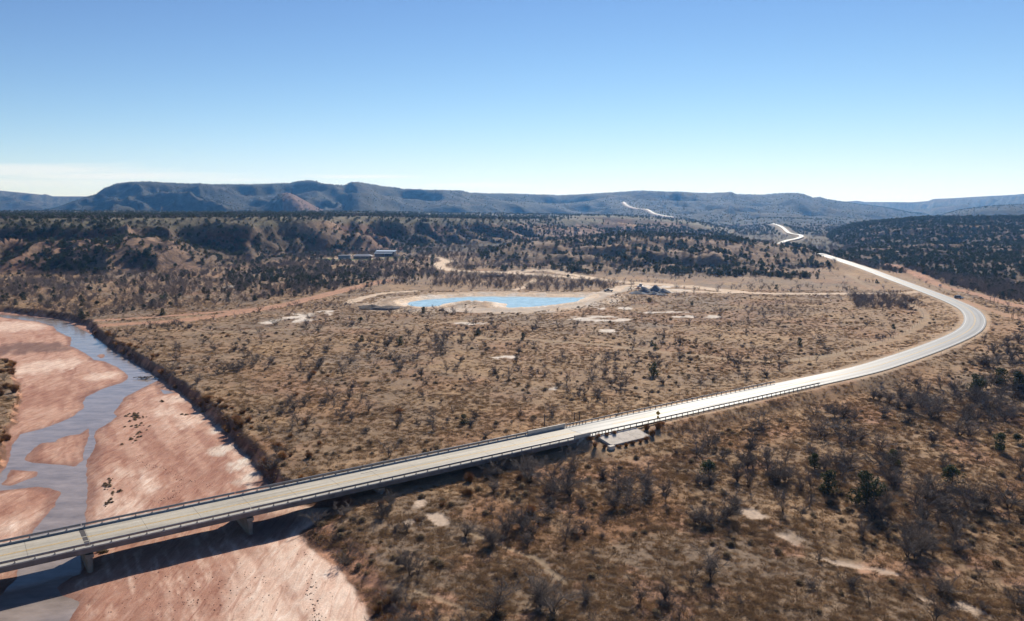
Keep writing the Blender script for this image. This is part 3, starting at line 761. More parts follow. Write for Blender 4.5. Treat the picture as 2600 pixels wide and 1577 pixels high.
def np_mesh(name, verts, quads, mats, col=None, normals=None, smooth=True):
    me = bpy.data.meshes.new(name)
    nv, nf = len(verts), len(quads)
    k = quads.shape[1]
    me.vertices.add(nv); me.vertices.foreach_set('co', np.ascontiguousarray(verts, np.float32).ravel())
    me.loops.add(nf * k); me.loops.foreach_set('vertex_index', np.ascontiguousarray(quads, np.int32).ravel())
    me.polygons.add(nf); me.polygons.foreach_set('loop_start', np.arange(0, nf * k, k, dtype=np.int32))
    me.update(calc_edges=True)
    if smooth: me.polygons.foreach_set('use_smooth', np.ones(nf, bool))
    if col is not None:
        a = me.attributes.new('Col', 'FLOAT_COLOR', 'POINT')
        a.data.foreach_set('color', np.hstack([col, np.ones((nv, 1))]).astype(np.float32).ravel())
    for m in (mats if isinstance(mats, (list, tuple)) else [mats]): me.materials.append(m)
    if normals is not None: me.normals_split_custom_set_from_vertices(normals.tolist())
    me.update()
    return me

# ------------------------------------------------------------------ the land, one continuous sheet cut into its kinds of ground
def build_land():
    ds = [-260.0, -120.0, -40.0, 10.0, 40.0, 58.0]
    d = 66.0
    while d < 6600:
        ds.append(d)
        d += max(.22, min(d * d / 39500.0 * 1.5, d * .0078)) if d < 1000 else (d * .0078 if d < 4000 else d * .011)
    ds += [7300.0]
    ds = np.array(ds)
    us = list(np.arange(-.80, .8001, .0021))
    co = [.84, .9, 1.0, 1.15, 1.3]
    us = np.array([-c for c in co[::-1]] + us + co)
    U, D = np.meshgrid(us, ds)
    X = U * np.maximum(D, 60.0); Y = D
    x, y = X.ravel(), Y.ravel()
    r = terrain(x, y)
    z = r['z']
    V = np.stack([x, y, z], 1)
    nr, nc = X.shape
    G = V.reshape(nr, nc, 3)
    # vertex normals of the whole sheet
    dx = np.zeros_like(G); dy = np.zeros_like(G)
    dx[:, 1:-1] = G[:, 2:] - G[:, :-2]; dx[:, 0] = G[:, 1] - G[:, 0]; dx[:, -1] = G[:, -1] - G[:, -2]
    dy[1:-1] = G[2:] - G[:-2]; dy[0] = G[1] - G[0]; dy[-1] = G[-1] - G[-2]
    N = np.cross(dx, dy); N /= np.linalg.norm(N, axis=2, keepdims=True)
    N = N.reshape(-1, 3)
    idx = np.arange(nr * nc).reshape(nr, nc)
    Q = np.stack([idx[:-1, :-1], idx[:-1, 1:], idx[1:, 1:], idx[1:, :-1]], -1).reshape(-1, 4)
    def fm(a): return a[Q].mean(1)
    reg = np.zeros(len(Q), int)                                   # 0 ground
    hillf = fm((r['hid'] > 0).astype(float)) > .5
    yf = fm(y); hidf = np.median(r['hid'][Q], axis=1)
    reg[hillf & (yf < 1900)] = 1
    reg[hillf & (yf >= 1900)] = 2
    reg[(fm(r['track']) > .45) & ~hillf & (yf < 900)] = 3
    reg[fm(r['inr']) > .5] = 4
    for k, (nm, mat) in enumerate((('ground', M_GROUND), ('hills', M_HILL), ('mesas', M_MESA), ('dirt_tracks', M_TRACK), ('riverbed', M_BED))):
        q = Q[reg == k]
        used, inv = np.unique(q, return_inverse=True)
        me = np_mesh(nm, V[used], inv.reshape(-1, 4), mat, r['col'][used], N[used])
        tag(link(nm, me), kind='structure')
build_land()

def sheet_grid(poly, pad, step, z, extra=()):
    lo, hi = poly.min(0) - pad, poly.max(0) + pad
    lo = np.maximum(lo, (-420, 40)); hi = np.minimum(hi, (300, 900))
    xs, ys = np.arange(lo[0], hi[0], step), np.arange(lo[1], hi[1], step)
    X, Y = np.meshgrid(xs, ys)
    d = sdf_poly(X.ravel(), Y.ravel(), poly, pad + 5)
    for e in extra: d = np.minimum(d, sdf_poly(X.ravel(), Y.ravel(), e, pad + 5))
    nr, nc = X.shape
    idx = np.arange(nr * nc).reshape(nr, nc)
    Q = np.stack([idx[:-1, :-1], idx[:-1, 1:], idx[1:, 1:], idx[1:, :-1]], -1).reshape(-1, 4)
    Q = Q[d[Q].max(1) < pad]
    used, inv = np.unique(Q, return_inverse=True)
    V = np.stack([X.ravel(), Y.ravel(), np.full(X.size, z)], 1)[used]
    return V, inv.reshape(-1, 4)
v, q = sheet_grid(WATER, 2.6, 1.2, WATER_Z, POOLS)
tag(link('river_water', np_mesh('river_water', v, q, M_RIVER)), kind='structure')
v, q = sheet_grid(POND, 5.0, 2.0, POND_Z)
tag(link('pond_water', np_mesh('pond_water', v, q, M_POND)), kind='structure')

def ground_z(x, y):
    return terrain(np.array([x], float), np.array([y], float))['z'][0]
def ground_zs(pts):
    p = np.array(pts, float)
    return terrain(p[:, 0], p[:, 1])['z']

# ------------------------------------------------------------------ roads
def ribbon(name, pts, t0, t1, dz, mat, vscale=1.0):
    pts = np.asarray(pts)
    tg = np.gradient(pts[:, :2], axis=0); tg /= np.linalg.norm(tg, axis=1, keepdims=True)
    nn = np.stack([-tg[:, 1], tg[:, 0]], 1)
    seg = np.concatenate([[0], np.cumsum(np.linalg.norm(np.diff(pts[:, :2], axis=0), axis=1))])
    n = len(pts)
    ts = np.linspace(t0, t1, 5 if t1 - t0 > 3 else 2)
    k = len(ts)
    V = np.zeros((n, k, 3)); UV = np.zeros((n, k, 2))
    for i, t in enumerate(ts):
        V[:, i, :2] = pts[:, :2] + nn * t; V[:, i, 2] = pts[:, 2] + dz + (0.05 * (1 - abs(t) / 4.4) if t1 - t0 > 3 else 0)
        UV[:, i, 0] = i / (k - 1); UV[:, i, 1] = seg * vscale
    idx = np.arange(n * k).reshape(n, k)
    Q = np.stack([idx[:-1, 1:], idx[:-1, :-1], idx[1:, :-1], idx[1:, 1:]], -1).reshape(-1, 4)
    me = np_mesh(name, V.reshape(-1, 3), Q, mat)
    uv = me.uv_layers.new(name='UV')
    uv.data.foreach_set('uv', UV.reshape(-1, 2)[Q.ravel()].astype(np.float32).ravel())
    return tag(link(name, me), kind='structure')
ribbon('road', ROAD, -ROAD_W, ROAD_W, 0, M_ROAD)
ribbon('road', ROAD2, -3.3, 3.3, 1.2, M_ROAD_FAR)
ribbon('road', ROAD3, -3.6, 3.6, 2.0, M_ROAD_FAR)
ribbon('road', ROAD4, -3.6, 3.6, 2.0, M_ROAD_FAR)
for t in (-.16, .16):
    ribbon('centre_line_marking', ROAD[4:], t - .06, t + .06, .055, M_YEL)
for t in (-3.55, 3.55):
    ribbon('edge_line_marking', ROAD[14:], t - .07, t + .07, .018, M_WHITE)

# ------------------------------------------------------------------ bridge
bridge = tag(empty('highway_bridge', (*BP(0), 0), B_ANG), 'long low concrete highway bridge crossing the red sandy riverbed', 'bridge')
S0 = -64.0
HB = BW / 2
m = MB()
m.box(S0, ABUT_S, -HB - .18, HB + .18, -.02, .262)
me = m.mesh('deck_slab', M_CONC); link('deck_slab', me, bridge)
# running surface in panels between the transverse joints
joints = [S0] + [s for s in np.arange(-60.6, 104, 8.0)] + [ABUT_S + 3.2]
dk = None
for a, b in zip(joints[:-1], joints[1:]):
    V = np.array([(a + .02, -HB + .33, .30), (b - .02, -HB + .33, .30), (b - .02, 0, .315), (a + .02, 0, .315), (b - .02, HB - .33, .30), (a + .02, HB - .33, .30)])
    V = np.vstack([V, V - (0, 0, .06)])
    F = [(0, 1, 2, 3), (3, 2, 4, 5), (6, 7, 1, 0), (7, 8, 2, 1), (8, 10, 4, 2), (10, 11, 5, 4), (11, 9, 3, 5), (9, 6, 0, 3)]
    me = bpy.data.meshes.new('deck_panel'); me.from_pydata([tuple(q) for q in V], [], F); me.materials.append(M_DECK)
    uv = me.uv_layers.new(name='UV')
    for li, lp in enumerate(me.loops):
        c = V[lp.vertex_index]; uv.data[li].uv = ((c[1] + HB) / BW, c[0])
    link('deck_panel', me, bridge)
m = MB()
for sgn in (-1, 1):
    m = MB(); y0, y1 = sorted((sgn * (HB - .32), sgn * (HB + .20)))
    m.box(S0, ABUT_S + .01, y0, y1, .268, .47)
    link('curb', m.mesh('curb', M_CONC), bridge)
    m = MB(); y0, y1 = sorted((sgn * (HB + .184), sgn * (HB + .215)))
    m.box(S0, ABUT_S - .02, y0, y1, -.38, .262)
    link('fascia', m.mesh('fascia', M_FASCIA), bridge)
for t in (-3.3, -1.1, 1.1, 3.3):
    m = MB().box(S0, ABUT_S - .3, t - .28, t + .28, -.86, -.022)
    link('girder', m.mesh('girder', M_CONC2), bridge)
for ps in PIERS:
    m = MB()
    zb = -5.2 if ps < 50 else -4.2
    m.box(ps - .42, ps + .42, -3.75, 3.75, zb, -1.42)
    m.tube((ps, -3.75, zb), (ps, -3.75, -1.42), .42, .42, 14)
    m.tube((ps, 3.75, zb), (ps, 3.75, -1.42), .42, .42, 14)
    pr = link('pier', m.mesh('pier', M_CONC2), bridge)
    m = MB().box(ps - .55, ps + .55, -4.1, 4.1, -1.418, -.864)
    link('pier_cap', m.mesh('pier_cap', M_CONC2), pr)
# railings: a steel tube rail on short posts bolted to the curb
post_m = MB().box(-.055, .055, -.07, .07, .472, 1.02).box(-.12, .12, -.12, .12, .472, .50).mesh('post', M_RAIL)
near_posts = [s for s in np.arange(-62.0, 104.6, 2.45)]
for sgn in (-1, 1):
    end = 103.9 if sgn < 0 else 97.8
    m = MB(); yy = sgn * HB
    prof = [(-.08, .74), (.08, .74), (.11, .80), (.11, 1.02), (.07, 1.07), (-.07, 1.07), (-.11, 1.02), (-.11, .80)]
    cuts = [S0] + [p + .05 for p in PIERS if p < 60] + [end]
    for a, b in zip(cuts[:-1], cuts[1:]):
        vs = [(a + .07, yy + p, zz) for p, zz in prof] + [(b - .07, yy + p, zz) for p, zz in prof]
        n = len(prof)
        m2 = MB().add(vs, [(k, (k + 1) % n, n + (k + 1) % n, n + k) for k in range(n)] + [tuple(range(n - 1, -1, -1)), tuple(range(n, 2 * n))])
        link('rail', m2.mesh('rail', M_RAIL), bridge)
    for s in near_posts:
        if s < end: link('post', post_m, bridge, (s, sgn * HB, 0))
    # solid end blocks
    a = end + .05
    m = MB().box(a, ABUT_S + 3.4, sgn * HB - .2, sgn * HB + .2, .474 if a < ABUT_S else -.4, 1.22)
    link('parapet', m.mesh('parapet', M_APRON), bridge)
# joint plates and dark patches over the pier
for a, b in ((-HB + .40, -1.55), (-1.25, .25), (.55, HB - .40)):
    m = MB().box(10.62, 11.3, a, b, .306, .324)
    link('joint_plate', m.mesh('joint_plate', M_TAR), bridge)
for t in (-.14, .14):
    m = MB().box(S0, ABUT_S + 3.1, t - .055, t + .055, .312, .322)
    link('centre_stripe', m.mesh('centre_stripe', M_YEL), bridge)
m = MB().box(57.2, 60.6, 2.2, 2.34, .305, .316); link('crack_seal', m.mesh('crack_seal', M_TAR), bridge)
# abutment with wing wall
m = MB().box(ABUT_S - .4, ABUT_S + .4, -HB - .1, HB + .1, -3.4, -.024)
link('abutment_wall', m.mesh('abutment_wall', M_CONC), bridge)
for sgn in (-1, 1):
    y0, y1 = sorted((sgn * (HB - .22), sgn * (HB + .22)))
    m = MB().hexa([(ABUT_S + .42, y0, -3.0), (ABUT_S + 5.2, y0, -1.2), (ABUT_S + 5.2, y1, -1.2), (ABUT_S + .42, y1, -3.0)],
                  [(ABUT_S + .42, y0, .46), (ABUT_S + 5.2, y0, .25), (ABUT_S + 5.2, y1, .25), (ABUT_S + .42, y1, .46)])
    link('wing_wall', m.mesh('wing_wall', M_CONC), bridge)

# concrete apron below the guardrail
ap = tag(empty('concrete_apron', (*BP(0), 0), B_ANG), 'sloping pale concrete apron beside the end of the bridge', 'slope paving')
xs = [110.2, 114.0, 117.8, 121.8]
for a, b in zip(xs[:-1], xs[1:]):
    m = MB().hexa([(a + .03, -9.4, -1.6), (b - .03, -9.4, -1.6), (b - .03, -4.75, -.2), (a + .03, -4.75, -.2)],
                  [(a + .03, -9.45, -.72), (b - .03, -9.45, -.72), (b - .03, -4.72, .14), (a + .03, -4.72, .14)])
    link('slope_slab', m.mesh('slope_slab', M_APRON), ap)
m = MB().hexa([(109.6, -9.6, -2.4), (110.15, -9.6, -2.4), (110.15, -4.8, -.3), (109.6, -4.8, -.3)], [(109.6, -9.6, -.45), (110.15, -9.6, -.45), (110.15, -4.8, .4), (109.6, -4.8, .4)])
link('slope_curb', m.mesh('slope_curb', M_APRON), ap)
m = MB().box(108.6, 110.0, -10.6, -9.63, -3.1, -.55); link('toe_block', m.mesh('toe_block', M_APRON), ap)
m = MB().hexa([(105.6, -8.0, -2.9), (108.2, -8.0, -2.9), (108.2, -6.2, -2.9), (105.6, -6.2, -2.9)], [(106.2, -7.6, -1.2), (107.6, -7.6, -1.2), (107.6, -6.4, -1.0), (106.2, -6.4, -1.0)])
link('header_block', m.mesh('header_block', M_APRON), ap)

# ------------------------------------------------------------------ guardrails
w_prof = [(-.03, .44), (.05, .49), (.05, .54), (-.01, .59), (.05, .64), (.05, .70), (-.03, .75), (-.05, .75), (.02, .70), (.02, .64), (-.04, .59), (.02, .54), (.02, .49), (-.05, .44)]
gpost = MB().box(-.05, .05, -.07, .07, -.6, .73).mesh('post', M_STEEL)
gblock = MB().box(-.07, .07, -.10, .10, .44, .74).mesh('spacer_block', M_WOOD)
def guardrail(sgn, s0, s1, label):
    g = tag(empty('guardrail', (*BP(s0), ROAD_Z), B_ANG), label, 'guardrail', 'guardrails at the end of the bridge')
    yy = sgn * (HB - .12)
    n = len(w_prof)
    a = 0.0
    while a < s1 - s0 - .1:
        b = min(a + 3.81, s1 - s0)
        vs = [(a, yy - sgn * p, z) for p, z in w_prof] + [(b, yy - sgn * p, z) for p, z in w_prof]
        mm = MB().add(vs, [(k, (k + 1) % n, n + (k + 1) % n, n + k) for k in range(n)])
        link('rail_panel', mm.mesh('rail_panel', M_RAIL), g); a = b
    a = 0.4
    while a < s1 - s0:
        po = link('post', gpost, g, (a, yy + sgn * .20, 0)); link('spacer_block', gblock, po, (0, -sgn * .08, 0))
        a += .95 if a < 5.5 else 1.905
    mm = MB().box(s1 - s0, s1 - s0 + .35, yy - .1, yy + .1, .40, .78)
    link('end_terminal', mm.mesh('end_terminal', M_RAIL), g)
    return g
guardrail(-1, 108.6, 193.5, 'steel guardrail on the camera side of the road beyond the bridge')
guardrail(1, 108.6, 184.5, 'steel guardrail on the field side of the road beyond the bridge')

# ------------------------------------------------------------------ curve warning sign
def sign():
    t = -HB - .55
    s = 136.0
    for k in range(60):                      # station under the sign seen beside the road
        x, y = BP(s, t); pxx, _ = proj(np.array([x]), np.array([y]), np.array([.4]))
        s += (1583 - pxx[0]) * .05
    x, y = BP(s, t)
    g = tag(empty('curve_sign', (x, y, .05), B_ANG - math.pi / 2), 'yellow diamond curve warning sign with arrow and small speed plate by guardrail', 'road sign')
    g.rotation_euler[2] = math.atan2(-y, -x) + math.pi / 2 - .35
    g.scale = (.86,) * 3
    link('post', MB().tube((0, .06, -.6), (0, .06, 3.45), .05, .05, 8).mesh('post', M_STEEL), g)
    h = .68
    dm = MB().add([(0, 0, 2.75 - h), (h, 0, 2.75), (0, 0, 2.75 + h), (-h, 0, 2.75), (0, .03, 2.75 - h), (h, .03, 2.75), (0, .03, 2.75 + h), (-h, .03, 2.75)],
                  [(0, 1, 2, 3), (7, 6, 5, 4), (0, 4, 5, 1), (1, 5, 6, 2), (2, 6, 7, 3), (3, 7, 4, 0)])
    dp = link('diamond_panel', dm.mesh('diamond_panel', M_SIGNY), g)
    am = MB()
    pts = [(.16, 2.34), (.16, 2.72), (.08, 2.86), (-.12, 2.98)]
    for (xa, za), (xb, zb) in zip(pts[:-1], pts[1:]):
        d = Vector((xb - xa, 0, zb - za)).normalized(); w = Vector((-d.z, 0, d.x)) * .06
        am.add([(xa + w.x, -.008, za + w.z), (xa - w.x, -.008, za - w.z), (xb - w.x, -.008, zb - w.z), (xb + w.x, -.008, zb + w.z)], [(0, 1, 2, 3)])
    am.add([(-.06, -.009, 3.12), (-.20, -.009, 2.86), (-.32, -.009, 3.10)], [(0, 1, 2)])
    link('arrow', am.mesh('arrow', M_BLACK), dp)
    pm = MB().box(-.30, .30, -.005, .025, 1.32, 1.92)
    link('speed_plate', pm.mesh('speed_plate', M_SIGNY), g)
    return (x, y)
SIGN_XY = sign()

# ------------------------------------------------------------------ plants: builders
def segs_to_prisms(segs, n=3):
    """tapered n-sided stems from rows (ax ay az bx by bz ra rb) -> verts, faces"""
    S = np.array(segs, float)
    a, b, ra, rb = S[:, :3], S[:, 3:6], S[:, 6], S[:, 7]
    d = b - a; d /= np.maximum(np.linalg.norm(d, axis=1, keepdims=True), 1e-6)
    h = np.where(np.abs(d[:, 2:3]) < .9, np.array([[0, 0, 1.0]]), np.array([[1.0, 0, 0]]))
    q = np.cross(d, h); q /= np.linalg.norm(q, axis=1, keepdims=True)
    w = np.cross(d, q)
    ang = np.arange(n) * 2 * math.pi / n
    ring = [q * math.cos(t) + w * math.sin(t) for t in ang]
    V = np.stack([a + r_ * ra[:, None] for r_ in ring] + [b + r_ * rb[:, None] for r_ in ring], 1)
    base = np.arange(len(S))[:, None] * (2 * n)
    F = []
    for k in range(n):
        F.append(np.concatenate([base + k, base + (k + 1) % n, base + n + (k + 1) % n, base + n + k], 1))
    return V.reshape(-1, 3), np.concatenate(F)

def leaves(C_, size, rng, n_per=1, flat=.0):
    """small folded leaf sprays (two tilted triangles each) round centres"""
    k = len(C_)
    a = rng.normal(size=(k, 3)); a[:, 2] += flat; a /= np.linalg.norm(a, axis=1, keepdims=True)
    b = rng.normal(size=(k, 3)); b -= a * (a * b).sum(1, keepdims=True); b /= np.linalg.norm(b, axis=1, keepdims=True)
    c = np.cross(a, b)
    s = (size * (0.6 + .8 * rng.random(k)))[:, None] if np.isscalar(size) else (size * (0.6 + .8 * rng.random(k)))[:, None]
    V = np.stack([C_ - b * s, C_ + a * s * .55 + c * s * .35, C_ + b * s, C_ + a * s * .55 - c * s * .35], 1).reshape(-1, 3)
    i = np.arange(k)[:, None] * 4
    return V, np.concatenate([i, i + 1, i + 2, i + 3], 1)

def mesh2(name, parts):
    """parts: list of (V, F(quads), material)"""
    vs, fs, mi, mats = [], [], [], []
    o = 0
    for k, (V, F, mt) in enumerate(parts):
        vs.append(V); fs.append(F + o); o += len(V); mi += [k] * len(F); mats.append(mt)
    me = np_mesh(name, np.concatenate(vs), np.concatenate(fs), mats, smooth=False)
    me.polygons.foreach_set('material_index', np.array(mi, np.int32))
    return me

def shrub_parts(seed, h, spread, stems, twigs, up=.5, thick=1.0, twig_r=.011):
    rng = np.random.default_rng(seed)
    S, T = [], []
    tips = []
    for i in range(stems):
        az = rng.random() * 6.283; lean = (.25 + .75 * rng.random()) * (1 - up)
        p = np.array([math.cos(az), math.sin(az), 0]) * .12 * rng.random() * spread
        d = np.array([math.cos(az) * lean, math.sin(az) * lean, 1.0]); d /= np.linalg.norm(d)
        r = (.020 + .022 * rng.random()) * thick * h / 3
        L_ = h * (.55 + .45 * rng.random())
        nseg = 4
        for k in range(nseg):
            q = p + d * L_ / nseg
            r2 = r * .68
            S.append((*p, *q, r, r2)); tips.append((q, d.copy(), r2, k))
            d = d + rng.normal(size=3) * .28 + np.array([math.cos(az), math.sin(az), 0]) * .16 * (1 - up); d[2] = max(d[2], .15); d /= np.linalg.norm(d)
            p = q; r = r2
    branch = []
    for i in range(stems * 5):
        p, d, r, k = tips[rng.integers(len(tips))]
        dd = d + rng.normal(size=3) * .75; dd[2] = abs(dd[2]) * .8 + .15; dd /= np.linalg.norm(dd)
        l = h * (.16 + .2 * rng.random())
        q = p + dd * l
        S.append((*p, *q, max(r * .7, .012), .009)); branch.append((p, q, dd))
    for i in range(twigs):
        p, q, d = branch[rng.integers(len(branch))]
        a = p + (q - p) * rng.random()
        dd = d + rng.normal(size=3) * .8; dd[2] += .25; dd /= np.linalg.norm(dd)
        l = h * (.08 + .15 * rng.random())
        b = a + dd * l
        T.append((*a, *b, twig_r * 1.0, twig_r * .5))
    sv, sf = segs_to_prisms(S, 4); tv, tf = segs_to_prisms(T, 3)
    k = spread
    for V in (sv, tv): V[:, :2] *= k
    return (sv, sf), (tv, tf)

def blades_parts(seed, n, h, rad, r0, out=.5, arch=0.0):
    rng = np.random.default_rng(seed)
    S = []
    for i in range(n):
        az = rng.random() * 6.283; rr = rad * math.sqrt(rng.random())
        p = np.array([math.cos(az) * rr * .45, math.sin(az) * rr * .45, 0])
        hh = h * (.5 + .5 * rng.random()) * (1 - .35 * (rr / rad) ** 2)
        q = np.array([math.cos(az) * rr * (1 + out * rng.random()), math.sin(az) * rr * (1 + out * rng.random()), hh]) + rng.normal(size=3) * .05 * h
        q[2] = max(q[2], .1 * h)
        m_ = (p + q) / 2 + np.array([0, 0, .12 * h])
        S.append((*p, *m_, r0, r0 * .8)); S.append((*m_, *q, r0 * .8, r0 * .3))
    return segs_to_prisms(S, 3)

def crown_points(seed, n, h, rad, lobes=9, low=.06):
    """points through an uneven crown of overlapping lumps"""
    rng = np.random.default_rng(seed)
    cs = []
    for i in range(lobes):
        az = rng.random() * 6.283; rr = rad * .55 * math.sqrt(rng.random()); t = low + (.92 - low) * rng.random()
        w = rad * (.62 - .38 * abs(t - .35) / .65) * (.7 + .5 * rng.random())
        cs.append((math.cos(az) * rr * (1.1 - t * .7), math.sin(az) * rr * (1.1 - t * .7), h * t, w))
    cs = np.array(cs)
    k = rng.integers(lobes, size=n)
    d = rng.normal(size=(n, 3)); d /= np.linalg.norm(d, axis=1, keepdims=True)
    r_ = cs[k, 3] * (.55 + .45 * rng.random(n) ** .5)
    P_ = cs[k, :3] + d * r_[:, None] * np.array([1, 1, .8])
    P_[:, 2] = np.clip(P_[:, 2], .04 * h, None)
    return P_

def juniper_parts(seed, h, rad, n, size):
    rng = np.random.default_rng(seed)
    P_ = crown_points(seed, n, h, rad, 11)
    crown = leaves(P_, size, rng)
    S = [(0, 0, -.2, .05, .03, h * .35, h * .035, h * .025), (.05, .03, h * .35, .02, -.04, h * .8, h * .025, h * .008)]
    for i in range(5):
        az = i * 1.3 + seed; S.append((0, 0, h * (.1 + .08 * i), math.cos(az) * rad * .6, math.sin(az) * rad * .6, h * (.3 + .1 * i), h * .016, h * .006))
    return segs_to_prisms(S, 6), crown

SHRUB_V = []                 # full shrub variants: (stems, twigs)
for k, (h, sp, st, tw, up) in enumerate([(3.2, 1.25, 9, 820, .45), (3.4, 1.05, 8, 760, .55), (2.4, 1.5, 13, 900, .3), (3.6, .8, 6, 640, .7), (2.6, 1.15, 17, 980, .5), (3.1, 1.35, 9, 860, .35)]):
    SHRUB_V.append(shrub_parts(300 + k, h, sp, st, tw, up))
SHRUB_LOW = [shrub_parts(340 + k, 3.0, 1.25, 7, 90, .4, 1.3, .026) for k in range(4)]
JUN_V = [juniper_parts(400 + k, h, r_, 950, .20) for k, (h, r_) in enumerate([(3.6, 2.1), (3.2, 2.0), (4.2, 1.8), (2.8, 2.2), (3.7, 2.3)])]
JUN_LOW = [juniper_parts(430 + k, 3.1, 2.2, 150, .48) for k in range(4)]
RUS_V = [blades_parts(500 + k, n, h, rad, .016) for k, (n, h, rad) in enumerate([(420, 1.9, 1.2), (380, 2.4, 1.0), (440, 1.5, 1.3), (400, 2.1, .9)])]
SAGE_V = []
for k in range(5):
    rng = np.random.default_rng(560 + k)
    P_ = crown_points(560 + k, 420, .85, .95, 7, .1); P_[:, 2] *= .8
    SAGE_V.append((blades_parts(570 + k, 90, .75, .8, .012), leaves(P_, .10, rng)))
TUFT_V = [blades_parts(600 + k, 30, .38, .46, .013, .9) for k in range(4)]

def as_mesh(name, *parts): return mesh2(name, parts)
me_shrub = [as_mesh('bare_shrub', (*s, M_WOODY), (*t, M_TWIG)) for s, t in SHRUB_V]
me_stems = [as_mesh('stems', (*s, M_WOODY)) for s, t in SHRUB_V]
me_twigs = [as_mesh('twigs', (*t, M_TWIG)) for s, t in SHRUB_V]
me_shrub_low = [as_mesh('bare_shrub_small', (*s, M_BRUSH), (*t, M_BRUSH)) for s, t in SHRUB_LOW]
me_jun = [as_mesh('juniper', (*s, M_BARK), (*t, M_JUN)) for s, t in JUN_V]
me_trunk = [as_mesh('trunk', (*s, M_BARK)) for s, t in JUN_V]
me_crown = [as_mesh('crown', (*t, M_JUN)) for s, t in JUN_V]
me_jun_low = [as_mesh('juniper_small', (*s, M_BARK), (*t, M_JUN)) for s, t in JUN_LOW]
me_rus = [as_mesh('russet_bush', (*p, M_RUSSET)) for p in RUS_V]
me_sage = [as_mesh('low_bush', (*s, M_WOODY), (*t, M_SAGE)) for s, t in SAGE_V]
me_tuft = [as_mesh('grass_tuft', (*p, M_TUFT)) for p in TUFT_V]

# ------------------------------------------------------------------ where the plants stand
def sample(n, d0, d1, u0=-.80, u1=.80, power=2.0):
    """n points spread evenly over the wedge of ground from d0 to d1"""
    d = (d0 ** power + (d1 ** power - d0 ** power) * RNG.random(n)) ** (1 / power)
    u = u0 + (u1 - u0) * RNG.random(n)
    return u * d, d

def open_ground(r):
    return (r['dr'] > 1.2) & (r['w_in'] > 1.5) & (r['pond'] > 15) & (r['track'] < .3) & (r['droad'] > 6.5) & (r['patch'] < .45) & ~((r['s'] < ABUT_S + 22) & (r['s'] > -70) & (np.abs(r['t']) < 6.2)) & \
        ~((r['s'] > 104) & (r['s'] < 126) & (r['t'] < -4) & (r['t'] > -12))
BUILD = [P(828, 623, -.6), P(871, 622.5, -.6), P(925, 617.5, -.6), P(970, 615, -.6)]
def off_yard(x, y):
    ok = np.ones(x.shape, bool)
    for bx, by in BUILD: ok &= ((x - bx) / 16) ** 2 + ((y - by) / 32) ** 2 > 1
    return ok

def in_px(x, y, pts): return sdf_poly(x, y, Ps(pts, -.8), 5.0) < 0

class Crop:
    def __init__(s): s.x = []; s.y = []; s.z = []; s.s = []
    def put(s, x, y, z, sc):
        s.x.append(x); s.y.append(y); s.z.append(z); s.s.append(sc)
    def done(s, nvar):
        s.x, s.y, s.z, s.s = (np.concatenate(a) for a in (s.x, s.y, s.z, s.s))
        n = len(s.x)
        s.rot = RNG.random(n) * 6.283; s.var = RNG.integers(nvar, size=n)
        px, py = proj(s.x, s.y, s.z + .8 * s.s)
        s.px, s.py = px, py
        s.inv = (px > 4) & (px < 2460) & (py > 0) & (py < 1490)
        s.big = np.where(s.inv, s.s / np.maximum(s.y, 1), 0)
        return s

shrubs, junis, russets, sages, tufts = Crop(), Crop(), Crop(), Crop(), Crop()

# --- valley floor
x, y = sample(70000, 84, 640)
r = terrain(x, y)
ok = open_ground(r) & (r['hill'] < .6) & off_yard(x, y)
clump = fbm(x, y, 36, 3, 81) + .5 * fbm(x, y, 9, 2, 82)
so = r['south']
thick1 = in_px(x, y, [(-400, 655), (0, 660), (300, 650), (560, 640), (800, 628), (1050, 632), (1060, 668), (900, 690), (700, 715), (400, 745), (200, 765), (0, 745), (-500, 735)])
thick2 = in_px(x, y, [(2024, 614), (2066, 641), (2126, 650), (2184, 660), (2255, 676), (2288, 685), (2334, 701), (2380, 715), (2464, 727), (2700, 760), (3000, 600), (3000, 545), (2050, 580)])
thick3 = in_px(x, y, [(2050, 712), (2150, 708), (2210, 730), (2190, 745), (2060, 740)])
thick4 = in_px(x, y, [(1050, 655), (1250, 668), (1480, 680), (1480, 700), (1300, 700), (1040, 690)]) | in_px(x, y, [(1240, 1040), (1320, 1080), (1530, 1150), (1800, 1190), (1760, 1260), (1500, 1240), (1230, 1160)])
thick5 = in_px(x, y, [(1640, 1060), (1800, 1000), (2050, 960), (2464, 900), (2464, 1320), (2250, 1300), (2000, 1220), (1750, 1150)])
verge = r['droad'] < 16
q = np.where(clump > .18, .040, np.where(clump > .0, .014, .0035)) * (1 + .9 * so)
q = q * np.where(y > 420, 1.1, 1)
q = np.where(thick5, .016 + .040 * (clump > .0), q)
q = np.where(thick1, .018 + .055 * (clump > -.05), q)
q = np.where(thick2, .13, q)
q = np.where(thick3, .10, q); q = np.where(thick4, .055, q)
q = np.where(verge, q * .06, q)
area = (640 ** 2 - 84 ** 2) * .8 / 70000                   # square metres a sample stands for
keep = ok & (RNG.random(len(x)) < q * area)
sc = np.where(so > .5, .42 + 1.0 * RNG.random(len(x)) ** 1.8, .30 + .85 * RNG.random(len(x)) ** 2.2)
sc = np.where(thick5, .55 + .9 * RNG.random(len(x)), sc)
sc = np.where(thick1 | thick2 | thick3, .75 + .65 * RNG.random(len(x)), sc)
sc = np.where(thick4, .6 + .9 * RNG.random(len(x)), sc)
shrubs.put(x[keep], y[keep], r['z'][keep], sc[keep])
kj = ok & (RNG.random(len(x)) < np.where(in_px(x, y, [(540, 645), (920, 640), (900, 690), (560, 700)]), .03, np.where(thick1, .006, np.where(thick2, .02, .00012))) * area)
junis.put(x[kj], y[kj], r['z'][kj], .5 + .6 * RNG.random(kj.sum()))
